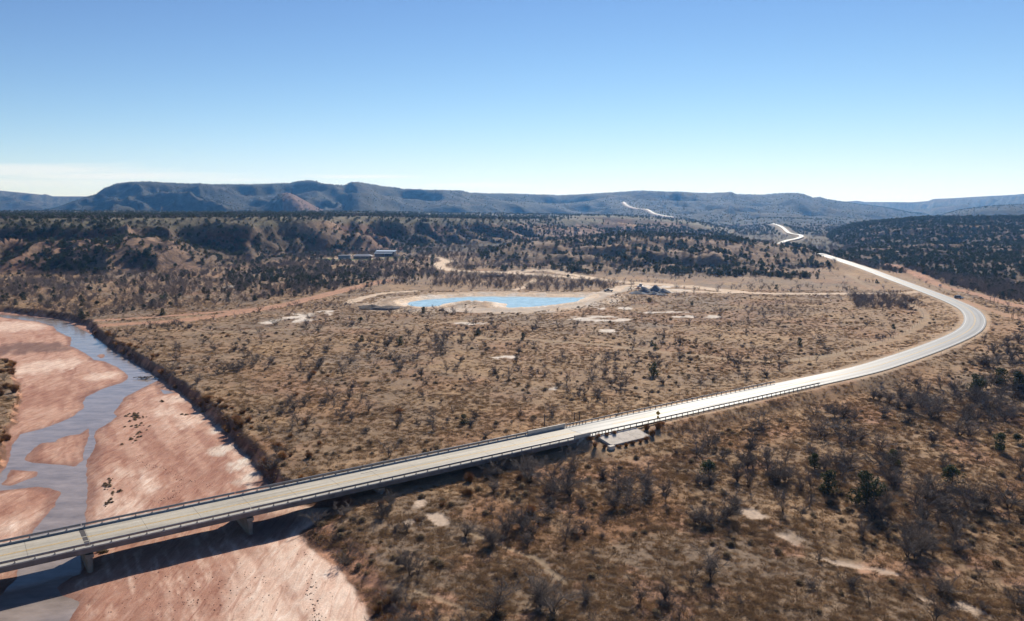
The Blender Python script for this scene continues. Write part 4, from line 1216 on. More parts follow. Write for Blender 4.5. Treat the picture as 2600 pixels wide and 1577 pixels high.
# the same brush carried on to the foot of the hills
x, y = sample(60000, 640, 1000)
r2 = terrain(x, y)
ok2 = open_ground(r2) & (r2['hill'] < .6) & off_yard(x, y)
a2 = (1000 ** 2 - 640 ** 2) * .8 / 60000
t1 = in_px(x, y, [(-400, 668), (-400, 600), (800, 600), (1050, 600), (1060, 660), (-400, 668)]); t2 = in_px(x, y, [(2024, 614), (2066, 641), (2126, 650), (2184, 660), (2255, 676), (2288, 685), (2334, 701), (2380, 715), (2464, 727), (2700, 760), (3000, 600), (3000, 545), (2050, 580)])
q2 = np.where(t1, .012 + .035 * (fbm(x, y, 40, 3, 86) > -.12), np.where(t2, .11, .012 + .02 * (fbm(x, y, 50, 3, 87) > .0)))
k2 = ok2 & (RNG.random(len(x)) < q2 * a2)
shrubs.put(x[k2], y[k2], r2['z'][k2], (.8 + .7 * RNG.random(len(x)))[k2])
kj = ok2 & (RNG.random(len(x)) < np.where(t1, .008, np.where(t2, .02, .002)) * a2)
junis.put(x[kj], y[kj], r2['z'][kj], .6 + .6 * RNG.random(kj.sum()))
# low bushes
x, y = sample(60000, 84, 460)
r = terrain(x, y)
ok = open_ground(r) & (r['hill'] < .15)
cl = fbm(x, y, 22, 3, 83)
q = np.where(cl > .10, .030, .005) * (1 + 2.6 * r['south']) * np.where(r['droad'] < 15, .08, 1) * (1 - .75 * sstep(240, 460, y))
keep = ok & (RNG.random(len(x)) < q * ((460 ** 2 - 84 ** 2) * .8 / 60000))
sages.put(x[keep], y[keep], r['z'][keep], (.45 + .75 * RNG.random(len(x)) ** 1.4)[keep])
# tufts of grass
x, y = sample(150000, 84, 480, power=1.15)
r = terrain(x, y)
ok = open_ground(r) & (r['hill'] < .15)
cl = fbm(x, y, 11, 3, 84)
keep = ok & (RNG.random(len(x)) < np.where(cl > -.02, .72, .25))
tufts.put(x[keep], y[keep], r['z'][keep], (.7 + .9 * RNG.random(len(x)))[keep])
x, y = sample(80000, 84, 210, power=1.6)
r = terrain(x, y)
ok = open_ground(r) & (r['hill'] < .15)
keep = ok & (RNG.random(len(x)) < np.where(fbm(x, y, 7, 3, 88) > -.05, .8, .25) * (.35 + .65 * r['south']))
tufts.put(x[keep], y[keep], r['z'][keep], (.5 + .9 * RNG.random(len(x)))[keep])
# russet bushes along the cut bank and in the near ground
x, y = sample(26000, 84, 330, -.8, .3)
r = terrain(x, y)
edge = (r['dr'] > .3) & (r['dr'] < 6.5) & (r['w_in'] > 1) & (np.abs(r['t']) > 6.5)
edge_q = np.where(r['dr'] < 3.2, .15, .06) * (fbm(x, y, 9, 2, 89) > .02)
gen = open_ground(r) & (r['hill'] < .1) & (r['dr'] < 40)
q = np.where(edge, edge_q, np.where(gen, .0035 * (fbm(x, y, 20, 2, 85) > .1), 0))
keep = (RNG.random(len(x)) < q * ((330 ** 2 - 84 ** 2) * .55 / 26000))
russets.put(x[keep], y[keep], r['z'][keep] - .05, (.45 + .6 * RNG.random(len(x)))[keep])
for a, b, s_ in ((107.4, -5.3, .75), (109.8, -5.4, .6), (112.2, -5.5, .5), (114.6, -5.4, .55), (123.6, -6.4, .85), (126.5, -7.2, .9), (129, -6.0, .6), (111.5, -10.2, .5), (113.2, -10.6, .45), (115.4, -10.3, .55), (117.6, -10.5, .5), (119.8, -10.2, .6), (122.6, -9.2, .8), (108.0, -9.4, .5), (106.4, -8.2, .6)):
    px_, py_ = BP(a, b); russets.put(np.array([px_]), np.array([py_]), np.array([ground_z(px_, py_)]), np.array([s_]))
# lone evergreens the photograph shows in the open
LONE = [(963, 830, .75, 'round dark juniper standing alone in the brown field short of the pond'), (868, 822, .6, 'small dark juniper in the brown field on the river side of the lone round one'), (1148, 806, .7, 'dark juniper in the field between the pond and the bridge'),
        (1258, 818, .6, 'small dark evergreen beside the faint track in the open field'), (1572, 905, .95, 'solitary dark juniper on the field beyond the guardrail'), (1118, 1020, .6, 'small bright green bush in the field above the bridge'),
        (1568, 832, .5, 'small dark juniper in the field beneath the white bare patches'),
        (2348, 945, 1.25, 'big round juniper on the slope inside the road bend, nearest the brush'), (2405, 922, 1.2, 'dark juniper furthest up the grassy slope by the bend'), (2450, 948, 1.35, 'broad juniper at the edge of the slope beside two others'),
        (2085, 1222, 1.5, 'large two-toned juniper casting a black shadow among the mesquite'), (2290, 1165, 1.0, 'open bushy juniper standing in grass on the near slope'), (2405, 1085, .9, 'olive juniper among bare mesquite on the near slope'),
        (2150, 1118, .7, 'small dark evergreen among the fallen grey branches'), (1992, 1190, 1.0, 'narrow evergreen beside a tall grey bare shrub'), (1705, 1145, .9, 'green evergreen within the dark thicket below the guardrail'), (1960, 1128, .7, 'small juniper at the foot of the mesquite belt')]
for a, b, s_, lb in LONE:
    x_, y_ = P(a, b, -1.5)
    z_ = ground_z(x_, y_); x_, y_ = P(a, b, z_); z_ = ground_z(x_, y_)
    v = (len(lb) * 7) % 5
    t = tag(empty('juniper_tree', (x_, y_, z_), RNG.random() * 6), lb, 'tree', 'lone junipers'); t.scale = (s_ * 1.2,) * 3
    link('trunk', me_trunk[v], t); tag(link('crown', me_crown[v], t), kind='stuff')

# --- slopes and flats further off
def on_hills(n, d0, d1, dens, size0, size1, u0=-.8, u1=.8, want=None):
    x, y = sample(n, d0, d1, u0, u1)
    r = terrain(x, y)
    q = dens(x, y, r)
    keep = (RNG.random(n) < q) & off_yard(x, y) & (r['droad'] > np.where(y > 900, 16, 8)) & (r['track'] < .3) & (r['pond'] > 6) & (r['dr'] > 2) & (r['w_in'] > 2)
    return x[keep], y[keep], r['z'][keep], (size0 + (size1 - size0) * RNG.random(n) ** 1.5)[keep], r, keep
def hill_density(x, y, r):
    dz = terrain(x + 7, y + 7)['z'] - r['z']                 # sheltered sides, turned from the sun, are the wooded ones
    g = np.clip(.45 - .16 * dz, -.6, 1) * .9 + .3 * fbm(x, y, 45, 3, 91) + .2 * r['hg']
    on = r['hill'] > .5
    q = np.where(on, np.where(g < .22, 1.0, np.where(g < .5, .75, .24)), .0)
    q = np.where(on & (r['hp'] > .985) & (r['hid'] == 1), .24 + .3 * (fbm(x, y, 30, 2, 97) > .1), q)
    q = np.where(r['hid'] == 2, np.where(fbm(x, y, 30, 3, 92) + .5 * r['hg'] * -1 > -.05, .65, .12), q)
    q = np.where(on & ((r['hid'] == 3) | (r['hid'] == 4)), np.maximum(q, .55), q)
    return q
x, y, z, s_, _, _ = on_hills(80000, 540, 1400, hill_density, .55, 1.3)
junis.put(x, y, z, s_)
x, y, z, s_, _, _ = on_hills(34000, 1400, 2500, lambda x, y, r: np.where(r['hill'] > .5, .10 + .14 * (fbm(x, y, 60, 3, 96) > 0), .42), .8, 1.5)
junis.put(x, y, z, s_)
x, y, z, s_, _, _ = on_hills(60000, 2400, 5200, lambda x, y, r: np.where((r['hill'] > .5), np.where(fbm(x, y, 160, 3, 93) + .25 * -r['hg'] > -.15, .85, .3), .3), .75, 1.35)
junis.put(x, y, z, s_)
x, y, z, s_, _, _ = on_hills(50000, 540, 1400, lambda x, y, r: np.where(r['hill'] > .5, .12 + .5 * (fbm(x, y, 40, 3, 95) > -.2), 0), .6, 1.2)
shrubs.put(x, y, z, s_)
# grey brush in the far flats and between the hills
x, y, z, s_, _, _ = on_hills(42000, 1000, 2400, lambda x, y, r: np.where(r['hill'] < .5, .7 * (fbm(x, y, 80, 3, 94) > -.25) + .05, .10), .9, 1.6)
shrubs.put(x, y, z, s_)

shrubs.done(6); junis.done(5); russets.done(4); sages.done(5); tufts.done(4)

# ------------------------------------------------------------------ landmarks that labels can name
def LM(a, b, name, z=-1.0): return (*P(a, b, z), name)
LANDMARKS = [LM(1583, 1040, 'yellow curve sign'), (*BP(11, -5), 'pier in the river'), (*BP(34.6, -5), 'pier by the dark pool'), (*BP(58.4, -5), 'pier at the cut bank'), (*BP(82, -5), 'last pier on land'),
             (*BP(117, -10), 'concrete apron'), (*BP(105, 5), 'far end of the bridge railing'), (*BP(193, -5), 'near guardrail end'), (*BP(185, 5), 'far guardrail end'), (*BP(160, -5), 'middle of the near guardrail'),
             LM(1290, 742, 'pond outlet corner'), LM(1000, 740, 'west tip of the pond'), LM(1400, 722, 'east tip of the pond'), LM(1480, 697, 'parked pickup truck'), LM(1560, 703, 'gravel heaps'), LM(2307, 720, 'parked car on the pull-off'),
             LM(2345, 778, 'tight road bend'), LM(2262, 686, 'white notice board'), LM(1450, 797, 'white bare patch in the field'), LM(1670, 762, 'long white bare strip'), LM(720, 764, 'pinkish bare patch'),
             LM(215, 784, 'river end of the red track'), LM(385, 918, 'driftwood in the river'), LM(520, 1025, 'middle of the cut bank'), LM(640, 1160, 'cut bank above the bridge'), LM(778, 1345, 'sandy bank below the bridge'), LM(860, 1470, 'sand edge furthest downstream'),
             LM(2050, 1325, 'pale sandy wash'), LM(2310, 1430, 'bare sandy clearing'), LM(1020, 1200, 'white gully below the bridge'), LM(2085, 1225, 'large two-toned juniper'), LM(2348, 950, 'big round juniper'), LM(1572, 905, 'solitary field juniper'),
             LM(963, 830, 'lone round field juniper'), LM(2290, 1165, 'open bushy juniper'), LM(1310, 1025, 'wooden corner post'), LM(830, 623, 'grey box shed'), LM(925, 617, 'metal barn'), LM(1185, 664, 'pallet stack by the track'), LM(1062, 638, 'track bend behind the pond'),
             LM(1400, 1320, 'middle of the near brush'), LM(1700, 1420, 'near grassy opening'), LM(1200, 1420, 'big branching mesquite'), LM(1750, 1230, 'dark thicket'), LM(2180, 705, 'dirt road turn-off'), LM(2130, 722, 'brush clump by the turn-off'),
             LM(1900, 835, 'faint field track'), LM(1500, 1150, 'brush below the apron'), LM(2464, 1130, 'fallen grey branches'), LM(700, 1010, 'grassy flat beyond cut bank'), LM(900, 950, 'middle of the brown field'), LM(1100, 900, 'open field short of the pond'),
             LM(1880, 690, 'dirt road under the juniper knoll'), LM(600, 690, 'juniper patch on the far flat'), LM(300, 690, 'foot of the red bluffs'), LM(1600, 660, 'foot of the juniper knoll'), LM(2000, 660, 'road end of juniper knoll'),
             LM(2030, 629, 'crest of the road'), LM(2200, 645, 'brush flat beside the road'), LM(2400, 690, 'red track through the brush'), LM(1900, 1320, 'lower mesquite belt'), LM(2150, 1440, 'lower grassy slope'), LM(1850, 1060, 'mesquite belt below road')]
LMXY = np.array([(a, b) for a, b, _ in LANDMARKS])
ORD = ['closest', 'second closest', 'third closest', 'fourth closest', 'fifth closest', 'sixth closest', 'seventh closest', 'eighth closest', 'ninth closest', 'tenth closest', 'eleventh closest', 'twelfth closest',
       'thirteenth closest', 'fourteenth closest', 'fifteenth closest', 'sixteenth closest', 'seventeenth closest', 'eighteenth closest', 'nineteenth closest', 'twentieth closest'] + [t + '-' + o + ' closest' for t in ('twenty', 'thirty', 'forty') for o in ('first', 'second', 'third', 'fourth', 'fifth', 'sixth', 'seventh', 'eighth', 'ninth')]
SIDES = [('on near side', 0, -1), ('on far side', 0, 1), ('right', 1, 0), ('left', -1, 0)]
def name_all(xy, words):
    """one label each: look, then rank by distance from the nearest landmark, by side of it"""
    xy = np.array(xy); d = np.linalg.norm(xy[:, None] - LMXY[None], axis=2); near = d.argmin(1)
    out = [None] * len(xy)
    groups = {}
    for i in range(len(xy)):
        k = near[i]; v = (xy[i] - LMXY[k]) * np.array([1, .6])
        side = max(range(4), key=lambda q: v[0] * SIDES[q][1] + v[1] * SIDES[q][2])
        groups.setdefault((k, side, words[i]), []).append(i)
    for (k, side, w), ids in groups.items():
        ids.sort(key=lambda i: d[i, k])
        for n, i in enumerate(ids):
            rank = ORD[n] if n < len(ORD) else 'farther out'
            out[i] = f"{w} {SIDES[side][0]} of the {LANDMARKS[k][2]}, {rank}"
    return out

def scatter(name, crop, sel, protos, label, cat_group=None):
    pts = np.stack([crop.x[sel], crop.y[sel], crop.z[sel] - .06], 1)
    me = bpy.data.meshes.new(name)
    me.vertices.add(len(pts)); me.vertices.foreach_set('co', pts.astype(np.float32).ravel())
    n = len(pts)
    rot = np.zeros((n, 3)); rot[:, 2] = crop.rot[sel]
    a = me.attributes.new('rot', 'FLOAT_VECTOR', 'POINT'); a.data.foreach_set('vector', rot.astype(np.float32).ravel())
    a = me.attributes.new('scl', 'FLOAT', 'POINT'); a.data.foreach_set('value', crop.s[sel].astype(np.float32))
    a = me.attributes.new('idx', 'INT', 'POINT'); a.data.foreach_set('value', (crop.var[sel] % len(protos)).astype(np.int32))
    me.update()
    o = link(name, me)
    coll = bpy.data.collections.new(name + '_kinds')
    for p in protos: coll.objects.link(p)
    ng = bpy.data.node_groups.new(name, 'GeometryNodeTree')
    ng.interface.new_socket('Geometry', in_out='INPUT', socket_type='NodeSocketGeometry')
    ng.interface.new_socket('Geometry', in_out='OUTPUT', socket_type='NodeSocketGeometry')
    n_, l_ = ng.nodes, ng.links
    gi, go = n_.new('NodeGroupInput'), n_.new('NodeGroupOutput')
    ip = n_.new('GeometryNodeInstanceOnPoints'); ci = n_.new('GeometryNodeCollectionInfo')
    ci.inputs['Collection'].default_value = coll; ci.inputs['Separate Children'].default_value = True; ci.inputs['Reset Children'].default_value = True
    ip.inputs['Pick Instance'].default_value = True
    def na(nm, ty):
        q = n_.new('GeometryNodeInputNamedAttribute'); q.data_type = ty; q.inputs['Name'].default_value = nm; return q.outputs['Attribute']
    l_.new(gi.outputs[0], ip.inputs['Points']); l_.new(ci.outputs[0], ip.inputs['Instance'])
    l_.new(na('idx', 'INT'), ip.inputs['Instance Index']); l_.new(na('rot', 'FLOAT_VECTOR'), ip.inputs['Rotation']); l_.new(na('scl', 'FLOAT'), ip.inputs['Scale'])
    l_.new(ip.outputs[0], go.inputs[0])
    md = o.modifiers.new('scatter', 'NODES'); md.node_group = ng
    tag(o, label, None, None, 'stuff')
    return o

MAXN = 296
def plant_kind(crop, name, cat, group, meshes, low, parts, words, n_parts, stuff_name, stuff_label, dlow=340.0, maxn=MAXN):
    order = np.argsort(-crop.big)
    top = [i for i in order[:maxn] if crop.inv[i]]
    rest = np.ones(len(crop.x), bool); rest[top] = False
    lab = name_all([(crop.x[i], crop.y[i]) for i in top], [words(crop, i) for i in top])
    protos, lows = {}, []
    n_low = len(low)
    for k, i in enumerate(top):
        v = int(crop.var[i]); loc = (crop.x[i], crop.y[i], crop.z[i] - .06)
        if parts and k < n_parts:
            o = empty(name, loc, crop.rot[i]); o.scale = (float(crop.s[i]),) * 3
            for pn, pm in parts: tag(link(pn, pm[v], o), kind='stuff' if pn in ('twigs', 'crown') else None)
        else:
            if n_low and k >= len(top) - n_low:
                mesh = low[k - len(top) + n_low]
            else: mesh = meshes[v]
            o = link(name, mesh, None, loc, crop.rot[i], float(crop.s[i]))
            if mesh in low: lows.append(o)
            elif v not in protos: protos[v] = o
        tag(o, lab[k], cat, group)
    full = [protos[k] for k in sorted(protos)]
    a = rest & (crop.y < dlow); b = rest & (crop.y >= dlow)
    if not lows: a, b = rest, rest & False
    if a.any(): scatter(stuff_name[0], crop, a, full, stuff_label[0])
    if b.any(): scatter(stuff_name[1], crop, b, lows, stuff_label[1])
    return full, lows

size_word = lambda a, b, w: (lambda c, i: w[0] if c.s[i] > a else (w[1] if c.s[i] > b else w[2]))
plant_kind(shrubs, 'bare_shrub', 'shrub', 'bare grey shrubs on the river flats', me_shrub, me_shrub_low, [('stems', me_stems), ('twigs', me_twigs)],
           size_word(.95, .7, ('tall bare grey shrub', 'bare grey shrub', 'small bare shrub')), 150, ('brush', 'distant_brush'), ('grey leafless brush over the valley floor', 'grey leafless brush far across the valley'))
plant_kind(junis, 'juniper_tree', 'tree', 'junipers on the slopes and flats', me_jun, me_jun_low, [('trunk', me_trunk), ('crown', me_crown)],
           size_word(.95, .7, ('large dark juniper', 'dark juniper', 'small dark juniper')), 60, ('juniper_scrub', 'juniper_woodland'), ('dark juniper scrub beyond the road', 'dark juniper woodland over the bluffs and mesas'), 620)
plant_kind(russets, 'russet_bush', 'bush', 'russet bushes along the banks', me_rus, [], None, size_word(.85, .62, ('tall russet bush', 'russet bush', 'small russet bush')), 0, ('russet_growth', ''), ('russet growth along the river banks', ''))
plant_kind(sages, 'low_bush', 'bush', 'low olive bushes in the grass', me_sage, [], None, size_word(.95, .68, ('broad low olive bush', 'low olive bush', 'small olive bush')), 0, ('low_scrub', ''), ('low olive scrub in the dry grass', ''))
tp = []
for k, mt in enumerate(me_tuft):                     # the first tufts of each sort stand in the grass themselves
    i = int(np.argsort(-tufts.big)[k * 5])
    o = link('grass', mt, None, (tufts.x[i], tufts.y[i], tufts.z[i] - .05), 0.0, float(tufts.s[i])); tag(o, kind='stuff'); tp.append(o)
scatter('dry_grass', tufts, np.ones(len(tufts.x), bool), tp, 'dry tan grass in tufts')

# a branching mesquite at the lower edge and the grey fallen boughs up the slope
def named_shrub(a, b, v, s_, lb, cat='shrub'):
    x_, y_ = P(a, b, -2); z_ = ground_z(x_, y_); x_, y_ = P(a, b, z_)
    o = tag(empty('bare_shrub', (x_, y_, ground_z(x_, y_) - .05), a * .01), lb, cat, 'tall mesquites of the near ground'); o.scale = (s_,) * 3
    link('stems', me_stems[v], o); tag(link('twigs', me_twigs[v], o), kind='stuff')
for a, b, v, s_, lb in [(1190, 1478, 0, 1.5, 'branching bare mesquite at the lower edge, dark forked trunk'), (1300, 1462, 4, 1.35, 'dense rusty brown mesquite throwing a dark shadow by the branching one'), (1600, 1440, 4, 1.0, 'brown upright mesquite on the near grassy opening'),
                        (985, 1385, 3, 1.1, 'slender bare mesquite beyond the sandy bank'), (1185, 1320, 1, 1.0, 'narrow dark mesquite near the white gully'), (1120, 1290, 4, 1.0, 'reddish mesquite above the white gully'), (2012, 1040, 0, 1.25, 'fan-shaped grey mesquite below the end of the guardrail'),
                        (2120, 1085, 5, 1.2, 'spreading grey mesquite among the belt below the road'), (2190, 1020, 2, 1.2, 'dark spreading mesquite high in the belt below the road'), (2310, 1050, 5, 1.3, 'twin-stemmed dark mesquite high on the near slope'), (1745, 1250, 4, 1.4, 'dense dark mesquite heaped over the thicket'),
                        (1480, 1225, 4, 1.2, 'dark mesquite at the head of the thicket below the apron'), (1330, 1190, 0, 1.3, 'brown mesquite at the foot of the bridge end'), (1195, 1145, 2, 1.2, 'grey mesquite leaning under the bridge beside the last pier'), (2200, 1345, 3, 1.0, 'upright russet mesquite by the pale sandy wash'),
                        (1540, 1450, 1, .95, 'forked grey mesquite short of the grassy opening'), (2360, 1560, 3, 1.0, 'thin bare mesquite under the sandy clearing'), (1200, 1130, 0, 1.0, 'pale twiggy mesquite in the shade of the bridge')]:
    named_shrub(a, b, v, s_, lb)

# dead grey snags lying and leaning on the slope
def snag(a, b, s_, lb, seed):
    x_, y_ = P(a, b, -2); z_ = ground_z(x_, y_); x_, y_ = P(a, b, z_); z_ = ground_z(x_, y_)
    o = tag(empty('dead_snag', (x_, y_, z_), seed * .9), lb, 'dead tree', 'dead snags on the near slope'); rg = np.random.default_rng(seed)
    for k in range(5):
        an = rg.random() * 6.28; l = s_ * (1.6 + 1.8 * rg.random()); c = np.array([rg.normal() * .7, rg.normal() * .5, -.1])
        e = c + np.array([math.cos(an) * l * .8, math.sin(an) * l * .8, l * (.35 + .45 * rg.random())]); m_ = (c + e) / 2 + rg.normal(size=3) * .12
        mm = MB().tube(c, m_, .085 * s_, .06 * s_, 6).tube(m_, e, .06 * s_, .02 * s_, 6)
        f_ = m_ + (e - c) * .3 + rg.normal(size=3) * .35; mm.tube(m_, f_, .035 * s_, .012, 5)
        link('limb', mm.mesh('limb', M_SNAG), o)
M_SNAG = plain_mat('dead_wood', (.20, .165, .145), .9, 0, .3, 2.0)
for k, (a, b, s_, lb) in enumerate([(2100, 1115, 1.2, 'dead snag with crossed limbs beside the small dark evergreen'), (2142, 1100, 1.0, 'grey dead snag leaning just uphill of the small dark evergreen'), (2040, 1135, 1.1, 'reddish dead snag at the foot of the mesquite belt'), (2270, 1235, 1.2, 'dead snag with long slanting limb below the open bushy juniper'),
                                    (2315, 1228, 1.2, 'middle one of three dead snags on the open slope'), (2352, 1220, 1.1, 'dead snag between two others on the open slope, rusty bush behind'), (2425, 1205, 1.4, 'large forked dead snag highest on the open slope'), (2400, 1240, .9, 'small dead snag below the large forked one')]):
    snag(a, b, s_, lb, 40 + k)

# ------------------------------------------------------------------ fence along the foot of the road bank
def tz(x, y): return float(ground_z(x, y))
FENCE = [(1310, 1027), (1395, 1016), (1480, 993), (1600, 962), (1700, 935), (1800, 905), (1880, 880), (1990, 856), (2075, 836), (2150, 812), (2195, 790), (2222, 765), (2205, 740), (2150, 715)]
fp = catmull([(*P(a, b, -.8), 0) for a, b in FENCE], 5.5)
fz = ground_zs(fp[:, :2])
f = tag(empty('wire_fence', (fp[0][0], fp[0][1], fz[0])), 'thin wire fence on posts along the field side of the road', 'fence')
tpost = MB().tube((0, 0, -.3), (0, 0, 1.35), .035, .03, 5).mesh('post', M_STEEL)
cpost = MB().tube((0, 0, -.4), (0, 0, 2.1), .11, .10, 8).mesh('corner_post', M_WOOD)
base = np.array((fp[0][0], fp[0][1], fz[0]))
for k, (p, zz) in enumerate(zip(fp, fz)):
    link('post', tpost, f, (p[0] - base[0], p[1] - base[1], zz - base[2]))
for hgt in (.35, .65, .95, 1.25):
    mm = MB()
    for k in range(len(fp) - 1):
        a = Vector((fp[k][0] - base[0], fp[k][1] - base[1], fz[k] - base[2] + hgt)); b = Vector((fp[k + 1][0] - base[0], fp[k + 1][1] - base[1], fz[k + 1] - base[2] + hgt))
        mm.tube(a, b, .006, .006, 3, caps=False)
    link('wire', mm.mesh('wire', M_STEEL), f)
# wooden corner assembly and H-brace
x_, y_ = P(1310, 1028, -.9); z_ = tz(x_, y_)
t = tag(empty('corner_post', (x_, y_, z_)), 'tall wooden corner post standing beyond the bridge railing', 'post')
link('upright', MB().tube((0, 0, -.5), (0, 0, 2.9), .13, .11, 8).mesh('upright', M_WOOD), t); link('cap_band', MB().tube((0, 0, 2.5), (0, 0, 2.62), .15, .15, 8).mesh('cap_band', M_STEEL), t)
x_, y_ = P(1388, 1020, -.8); z_ = tz(x_, y_)
t = tag(empty('gate_brace', (x_, y_, z_), B_ANG), 'wooden H-shaped fence brace beyond the bridge railing', 'fence brace')
for dx in (-.75, .75): link('upright', MB().tube((dx, 0, -.5), (dx, 0, 2.2), .10, .09, 8).mesh('upright', M_WOOD), t)
link('crossbar', MB().tube((-.74, 0, 1.9), (.74, 0, 1.9), .08, .08, 8).mesh('crossbar', M_WOOD), t)
# gate at the turn-off
x_, y_ = P(2158, 704, -.6); z_ = tz(x_, y_)
t = tag(empty('pipe_gate', (x_, y_, z_)), 'dark pipe gate beside the dirt road at its turn-off', 'gate')
for dx in (-3.6, -2.2, 0, 2.2): link('post', MB().tube((dx, 0, -.4), (dx, 0, 2.0), .14, .13, 8).mesh('post', M_STEEL), t)
for zz in (.5, 1.0, 1.5): link('rail', MB().tube((-3.5, 0, zz), (2.1, 0, zz), .07, .07, 6).mesh('rail', M_STEEL), t)
# H-frame over the red track
x_, y_ = P(2387, 729, -.6); z_ = tz(x_, y_)
t = tag(empty('pole_gateway', (x_, y_, z_), -.5), 'tall pole frame with a pale crossbar over the red track', 'gateway')
for dx in (-.9, .9): link('upright', MB().tube((dx, 0, -.4), (dx, 0, 3.3), .12, .10, 8).mesh('upright', M_WOOD), t)
link('crossbar', MB().tube((-1.6, 0, 3.3), (1.6, 0, 3.3), .11, .11, 8).mesh('crossbar', M_RAIL), t)
x_, y_ = P(2436, 765, -.5); z_ = tz(x_, y_)
t = tag(empty('gate_post', (x_, y_, z_)), 'pair of stout wooden posts beside the lower red track', 'post')
for dx in (-.28, .28): link('upright', MB().tube((dx, 0, -.4), (dx, 0, 2.2), .14, .12, 8).mesh('upright', M_WOOD), t)
# white notice board
x_, y_ = P(2262, 690, -.5); z_ = tz(x_, y_)
M_PANEL = plain_mat('white_board', (.75, .73, .68), .5, 0, .08, 1.0)
t = tag(empty('notice_board', (x_, y_, z_), .25), 'white notice board on legs beside the red track', 'sign')
link('board', MB().box(-1.0, 1.0, -.04, .04, .5, 1.9).mesh('board', M_PANEL), t)
for dx in (-.7, .7): link('leg', MB().tube((dx, .10, -.3), (dx, .10, 1.8), .05, .05, 6).mesh('leg', M_WOOD), t)
# road edge delineators
dl_me = MB().tube((0, 0, -.2), (0, 0, 1.15), .05, .045, 6).box(-.06, .06, -.055, -.045, .85, 1.1, 1).mesh('delineator_post', [M_STEEL, M_WHITE])
for k, (i, sgn, lb) in enumerate([(62, -1, 'thin delineator post on the outer shoulder short of the bend'), (78, -1, 'thin delineator post at the outer shoulder where the bend begins'), (94, -1, 'delineator post at the outside of the bend'), (60, 1, 'delineator post on the field shoulder short of the bend'), (86, 1, 'delineator post on the inside of the bend')]):
    p, p2 = ROAD[i], ROAD[i + 1]; tg = (p2 - p)[:2] / np.linalg.norm((p2 - p)[:2]); nn_ = np.array((-tg[1], tg[0])) * sgn * 6.0
    o = link('delineator_post', dl_me, None, (p[0] + nn_[0], p[1] + nn_[1], tz(p[0] + nn_[0], p[1] + nn_[1]))); tag(o, lb, 'marker post', 'delineator posts along the road')

# utility poles
pole_me = MB().tube((0, 0, -.5), (0, 0, 10), .17, .11, 8).mesh('pole', M_WOOD)
arm_me = MB().box(-1.2, 1.2, -.06, .06, 9.2, 9.35).mesh('crossarm', M_WOOD)
for a, b, lb in [(1085, 640, 'utility pole by the track bend behind the pond'), (1108, 632, 'utility pole further along behind the track bend'), (1128, 622, 'utility pole before the dark brush past the sheds'), (1290, 640, 'utility pole at the foot of the juniper knoll'), (2080, 600, 'utility pole beside the road crest'), (1948, 582, 'utility pole beyond the road crest')]:
    x_, y_ = P(a, b, -1); z_ = tz(x_, y_)
    t = tag(empty('utility_pole', (x_, y_, z_), .6), lb, 'pole', 'utility poles'); link('pole', pole_me, t)
    ca = link('crossarm', arm_me, t)
    for dx in (-1.0, -.4, .4, 1.0): link('insulator', MB().tube((dx, 0, 9.35), (dx, 0, 9.55), .05, .03, 6).mesh('insulator', M_RAIL), ca)

# ------------------------------------------------------------------ sheds
M_METAL = plain_mat('grey_sheet_wall', (.20, .235, .27), .6, .2, .12, .4)
M_BROWN = plain_mat('tan_sheet_wall', (.21, .18, .165), .7, .1, .12, .4)
M_ROOFL = plain_mat('pale_metal_roof', (.60, .63, .65), .35, .5, .1, .4)
M_ROOFD = plain_mat('grey_shingle_roof', (.26, .26, .30), .8, 0, .15, .6)
M_DARK = plain_mat('dark_fill', (.02, .022, .03), .5, 0, .1, 1.0)  # near-black; painted as inside shade on the barn bay
M_GLASS = plain_mat('window_glass', (.05, .07, .09), .08, 0, .1, 1.0, .6)
def at_ground(a, b):
    x_, y_ = P(a, b, -.7); return x_, y_, tz(x_, y_)
x_, y_, z_ = at_ground(828, 623)
g = tag(empty('box_shed', (x_, y_, z_), .06), 'low grey box-shaped shed with a flat roof at the foot of the bluffs', 'shed')
w = link('wall', MB().box(-5.6, 5.6, 0, 7, -.3, 3.5).mesh('wall', M_METAL), g)
for k in range(14): link('wall_rib', MB().box(-5.5 + k * .84, -5.38 + k * .84, -.05, -.002, 0, 3.45).mesh('wall_rib', M_METAL), w)
link('roof', MB().box(-5.9, 5.9, -.35, 7.3, 3.502, 3.75).mesh('roof', M_ROOFD), g)
link('door', MB().box(-.9, 1.7, -.07, -.003, 0, 1.1).mesh('door', M_ROOFL), g)
x_, y_, z_ = at_ground(872, 622.5)
g = tag(empty('ranch_house', (x_, y_, z_), .04), 'low ranch house with grey hipped roof and dark porch between the sheds', 'house')
w = link('wall', MB().box(-8.6, 8.6, .0, 8.5, -.3, 2.7).mesh('wall', M_BROWN), g)
for dx, wd in ((-6.2, 2.0), (-2.6, 1.2), (.8, 1.6), (4.6, 2.6)):
    wi = link('window', MB().box(dx - wd / 2, dx + wd / 2, -.06, -.003, .9, 2.1).mesh('window', M_WHITE), w)
    link('pane', MB().box(dx - wd / 2 + .1, dx + wd / 2 - .1, -.09, -.063, 1.0, 2.0).mesh('pane', M_GLASS), wi)
link('roof', MB().add([(-9.6, -1.9, 2.6), (9.6, -1.9, 2.6), (9.6, 9.3, 2.6), (-9.6, 9.3, 2.6), (-5.6, 3.7, 4.6), (5.6, 3.7, 4.6)], [(0, 1, 5, 4), (1, 2, 5), (2, 3, 4, 5), (3, 0, 4), (3, 2, 1, 0)]).mesh('roof', M_ROOFD), g)
for dx in (-8.8, -4.4, 0, 4.4, 8.8): link('porch_post', MB().box(dx - .09, dx + .09, -1.75, -1.57, -.3, 2.6).mesh('porch_post', M_WOOD), g)
